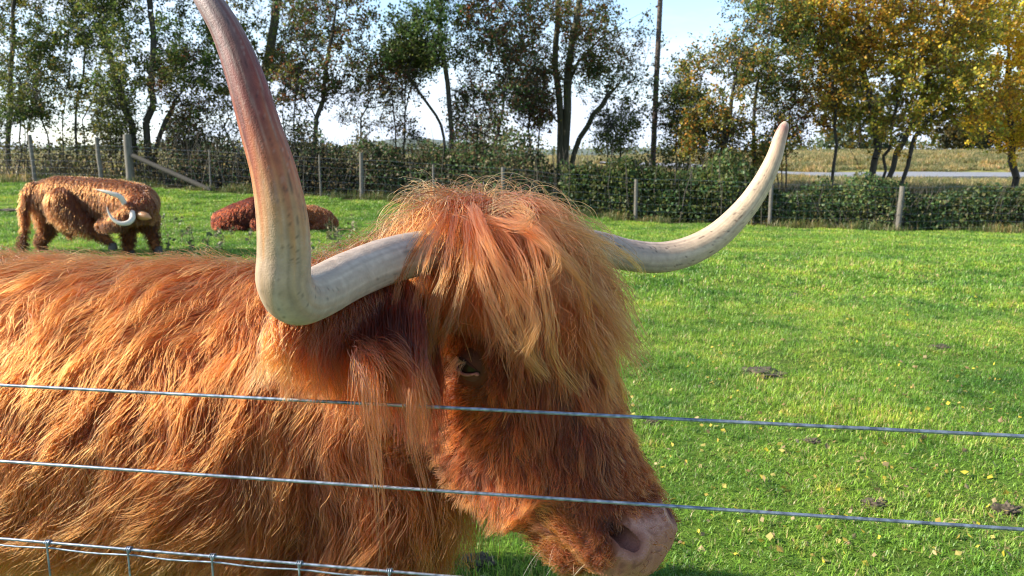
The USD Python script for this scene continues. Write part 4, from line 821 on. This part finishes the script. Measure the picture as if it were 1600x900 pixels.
# ------------------------------------------------------------------ the wire fence in front
wf_ = thing('wire_fence', "galvanised wire fence with plain strands above woven netting in front of the big cow", 'fence', (-3.0, 1.5, 0))
FD = np.array([-.9885, .151, 0.])
def wat(py, s, y0=1.06): return P(800, py, y0) + FD * s
def strand(py, r, dip, twist=0, ph=0):
    s = np.linspace(-2.3, 3.1, 180); c = np.array([wat(py, a) for a in s]); c[:, 2] += -dip * (1 - ((s - .4) / 2.7) ** 2)
    if twist: c = c + np.stack([0 * s, np.cos(s * twist + ph), np.sin(s * twist + ph)], 1) * r * 1.05
    return c
def bumpy(c, r, sides=10): return sweep(c, r, sides)
for py, r in ((638, .0026), (770.5, .0026)): obj('wire', bumpy(strand(py, r, .004), r), WIRE, wf_, smooth=True)
obj('wire', bumpy(strand(905, .0023, .004), .0023), WIRE, wf_, smooth=True)
sag = strand(911, .0019, .004); ss = np.linspace(-2.3, 3.1, 180); sag[:, 2] -= .0026 + .0028 * np.abs(np.sin((ss - .04) * math.pi / .148)) ** 1.3; sag[:, 1] -= .001
obj('wire', sweep(sag, .0016, 8), WIRE, wf_, smooth=True)
ztop = wat(911, 0)[2]
for h in (.13, .27, .41, .53, .62):
    c = strand(911, .0018, .004); c[:, 2] += h - c[90, 2] if h < ztop else 0; obj('wire', sweep(c, .0018, 6), WIRE, wf_, smooth=True)
for k in range(-14, 21):
    s = .193 + (k - 0) * .148
    p1 = wat(907, s) + [0, -.004, 0]; p0 = p1.copy(); p0[2] = .02
    obj('stay_wire', sweep([p1, (p0 + p1) / 2, p0], .0017, 6), WIRE, wf_, smooth=True)
    a = np.linspace(0, 2 * math.pi * 2.5, 36); kn = wat(908, s) + [0, 0, -.001]
    kpts = kn + np.stack([FD[0] * (a / a[-1] - .5) * .008, .0 * a, 0 * a], 1) + np.stack([0 * a, np.cos(a), np.sin(a)], 1) * .0042
    obj('knot', sweep(kpts, .0013, 6), WIRE, wf_, smooth=True)
for s in (-2.25, 3.05):
    b = wat(905, s) + [0, .055, 0]; b[2] = float(gz(b[0], b[1])[0]); obj('post', post(b, 1.2, .05, 0, 14), POST, wf_, smooth=50)

# ------------------------------------------------------------------ grass, fallen leaves, clods, weeds
def blades(n, size, hmin, hmax, w, rng, pal, lean=.5):
    b = np.column_stack([rng.uniform(-size / 2, size / 2, (n, 2)), np.full(n, -.01)])
    tuft = meshkit.noise(b * (9 / max(size, .4)) + 40, 2) * .9 + .45
    h = (rng.uniform(hmin, hmax, n) * tuft)[:, None]; a = rng.uniform(0, 2 * np.pi, n)
    d = np.stack([np.cos(a), np.sin(a), 0 * a], 1); s = np.stack([-np.sin(a), np.cos(a), 0 * a], 1) * (w * rng.uniform(.6, 1.3, n))[:, None]
    ln_ = lean * rng.uniform(.2, 1.4, (n, 1))
    m1 = b + np.array([0, 0, 1.]) * h * .6 + d * h * ln_ * .35; t = b + np.array([0, 0, 1.]) * h * (1 - .25 * ln_) + d * h * ln_
    v_ = np.stack([b - s, b + s, m1 + s * .7, m1 - s * .7, t], 1).reshape(-1, 3); k = np.arange(n)[:, None] * 5
    f_ = np.vstack([k + [0, 1, 2], k + [0, 2, 3], k + [3, 2, 4]])
    c = np.array(pal)[rng.integers(0, len(pal), n)] * rng.uniform(.7, 1.3, (n, 1))
    return (v_, f_), np.repeat(c, 5, 0)
def scatter(name, protos, pos, yaw, scl, idx, kind='stuff', label=None, cat=None):
    pi = UsdGeom.PointInstancer.Define(stage, '/World/' + name); tag(pi.GetPrim(), label, cat, None, kind)
    rel = pi.CreatePrototypesRel()
    for k, (mesh, tone, m_t) in enumerate(protos):
        pp = f'/World/{name}/patch' + (f'_{k:03d}' if k else '')
        u = usdkit.mesh(stage, pp, mesh, m_t)
        UsdGeom.PrimvarsAPI(u).CreatePrimvar('tone', Sdf.ValueTypeNames.Color3fArray, 'vertex').Set(Vt.Vec3fArray.FromNumpy(tone.astype(np.float32)))
        rel.AddTarget(pp)
    n = len(pos); q = np.zeros((n, 4), np.float32); q[:, 0] = np.cos(yaw / 2); q[:, 3] = np.sin(yaw / 2)
    pi.CreatePositionsAttr(Vt.Vec3fArray.FromNumpy(pos.astype(np.float32))); pi.CreateProtoIndicesAttr(Vt.IntArray.FromNumpy(idx.astype(np.int32)))
    pi.CreateOrientationsAttr(Vt.QuathArray([Gf.Quath(float(a[0]), 0, 0, float(a[3])) for a in q]))
    pi.CreateScalesAttr(Vt.Vec3fArray.FromNumpy(np.repeat(scl[:, None], 3, 1).astype(np.float32) if scl.ndim == 1 else scl.astype(np.float32)))
rng = np.random.default_rng(9)
GP = [(.185, .345, .030), (.235, .42, .038), (.130, .25, .028), (.26, .40, .052), (.37, .37, .09), (.48, .40, .18)]
GP = GP[:3] * 3 + GP[3:4] * 3 + GP[4:]
near_p = [(*blades(680, .34, .02, .052, .0019, np.random.default_rng(60 + k), GP, .9), GRASS) for k in range(4)]
far_p = [(*blades(1100, .9, .025, .06, .0048, np.random.default_rng(70 + k), GP, .9), GRASS) for k in range(4)]
def field(y0, y1, step, margin):
    out = []
    y = y0
    while y < y1:
        w = y * .80 + margin + .8
        for x in np.arange(-w, w, step):
            px, py = x + rng.uniform(-.5, .5) * step, y + rng.uniform(-.5, .5) * step
            if py < fence_y(px) - .15: out.append((px, py))
        y += step
    out = np.array(out); return np.column_stack([out, gz(out[:, 0], out[:, 1])])
p1 = field(2.2, 7.5, .21, .5); p2 = field(7.2, 21.5, .48, 1.)
clumpy = lambda p: .35 + 2.0 * meshkit.fbm(p * [1.6, 1.6, 0], 3, 13) ** 1.5
for nm, pr, pp in (('grass', near_p, p1), ('field_grass', far_p, p2)):
    n = len(pp); sc = clumpy(pp)
    tag_l = "short green grazed grass in front" if nm == 'grass' else "grazed green grass reaching to the back fence"
    scatter(nm, pr, pp, rng.uniform(0, 6.28, n), np.column_stack([np.ones(n), np.ones(n), sc]), rng.integers(0, 4, n), label=tag_l, cat='grass')
# rough pale grass on the verges beyond the fence
VP = [(.26, .24, .08), (.34, .28, .12), (.18, .20, .06), (.40, .32, .15)]
vp_ = [(*blades(700, 1.2, .12, .32, .012, np.random.default_rng(80 + k), VP, .7), GRASS) for k in range(3)]
out = []
for y in np.arange(20, 62, .9):
    for x in np.arange(-y * .72 - 1, y * .72 + 1, .95):
        px, py = x + rng.uniform(-.5, .5), y + rng.uniform(-.45, .45)
        if py > fence_y(px) + .5 and not (px > 3 and 30.3 < py < 35.7): out.append((px, py))
out = np.array(out); out = np.column_stack([out, gz(out[:, 0], out[:, 1])]); n = len(out)
scatter('rough_grass', vp_, out, rng.uniform(0, 6.28, n), rng.uniform(.6, 1.2, n), rng.integers(0, 3, n), label="pale rough grass on the banks beyond the back fence", cat='grass')
# long unkempt tufts along the foot of the back fence
ft = np.array([fpt(a, rng.uniform(-.35, .3)) for a in rng.uniform(-350, 1720, 170)]); n = len(ft)
tp_ = [(*blades(160, .5, .10, .30, .007, np.random.default_rng(90 + k), [(.09, .14, .03), (.16, .17, .05), (.24, .20, .08)], .6), GRASS) for k in range(3)]
scatter('tall_grass', tp_, ft, rng.uniform(0, 6.28, n), rng.uniform(.5, 1.1, n), rng.integers(0, 3, n), label="longer grass along the foot of the back fence", cat='grass')
# fallen leaves
n = 5200; yy = 2.4 + 15.5 * rng.uniform(0, 1, n) ** 1.25; xx = rng.uniform(-.72, .72, n) * yy
keep = meshkit.fbm(np.stack([xx * .5, yy * .5, 0 * xx], -1), 3, 66) > .43; xx, yy = xx[keep], yy[keep]
lp = np.column_stack([xx, yy, gz(xx, yy) + rng.uniform(.006, .032, len(xx))])
(lv, lf), lc = leaf_cloud(lp, .026, rng, [(.40, .31, .045), (.36, .26, .05), (.32, .24, .11), (.27, .20, .09), (.40, .34, .09), (.22, .14, .06), (.46, .38, .035)], 1.2)
tag(obj('fallen_leaves', (lv, lf), DRY, tone=lc), "yellow and brown autumn leaves scattered on the grass", 'leaves', None, 'stuff')
# weeds and dead stalks by the lying cows
st = MB(); 
for _ in range(90):
    px = rng.uniform(250, 560); d = rng.uniform(8.5, 14); x = P(px, 350, d)[0]; b = np.array([x, d, float(gz(x, d)[0])]); h = rng.uniform(.12, .34)
    tpt = b + [rng.normal(0, .05), rng.normal(0, .05), h]; st.add(sweep(spline([b, (b + tpt) / 2 + rng.normal(0, .015, 3), tpt], 5), np.linspace(.006, .003, 5), 4, False), mix3((.22, .17, .09), (.12, .13, .05), rng.uniform()))
    for _ in range(5):
        q_ = b + (tpt - b) * rng.uniform(.35, 1); st.add(leaf_cloud(q_[None] + rng.normal(0, .02, (1, 3)), .06, rng, [(.10, .12, .04)])[0], mix3((.20, .16, .09), (.09, .12, .04), rng.uniform()))
tag(obj('weeds', st.mesh(), DRY, tone=st.tone()), "dead weed stalks standing in the grass near the lying cows", 'weeds', None, 'stuff')
# clods of mud and dung
def clod(label, px, py, w, h, seed, name='mud_clod', cat='mud'):
    o = np.array([0, 0, CAM_H]); d = unit(P(px, py, 1) - o); s = 1.
    for _ in range(60):
        q_ = o + d * s; s += (q_[2] - float(gz(q_[0], q_[1])[0])) * 1.2
    t_ = trimesh.creation.icosphere(4, 1.); v_ = np.array(t_.vertices); k = .2 + 1.6 * meshkit.fbm(v_ * 4.5 + seed * 5, 4, seed)[:, None]
    v_ = v_ * k * [w, w * .8, h]; b = o + d * s - [0, 0, h * .25]
    tag(obj(name, (v_ + b, t_.faces), CLOD, smooth=60), label, cat)
clod("flat grey brown dung pat in the open grass right of the cow's forelock", 1183, 583, .15, .03, 1, 'dung_pat', 'dung')
clod("small dark clod in the far grass above the upper wire", 1470, 543, .08, .02, 2)
clod("dark wet clod touching the second wire midway between cow and right edge", 1368, 788, .055, .025, 3)
clod("pale crumbly clod of dry grass at the right edge under the lower wire", 1572, 800, .055, .035, 4)
clod("small brown clod between the two upper wires right of the cow's nose", 1268, 690, .04, .02, 5)
clod("trampled muddy lump under the cow's jaw", 745, 880, .06, .03, 6)
clod("thin dark streak of mud in the grass below the far horn", 1230, 462, .2, .02, 7)
clod("small dark clod just right of the cow's face under the upper wire", 1018, 661, .04, .02, 8)
clod("dark mud patch in the grass left of the standing cow", 15, 330, .38, .05, 9)
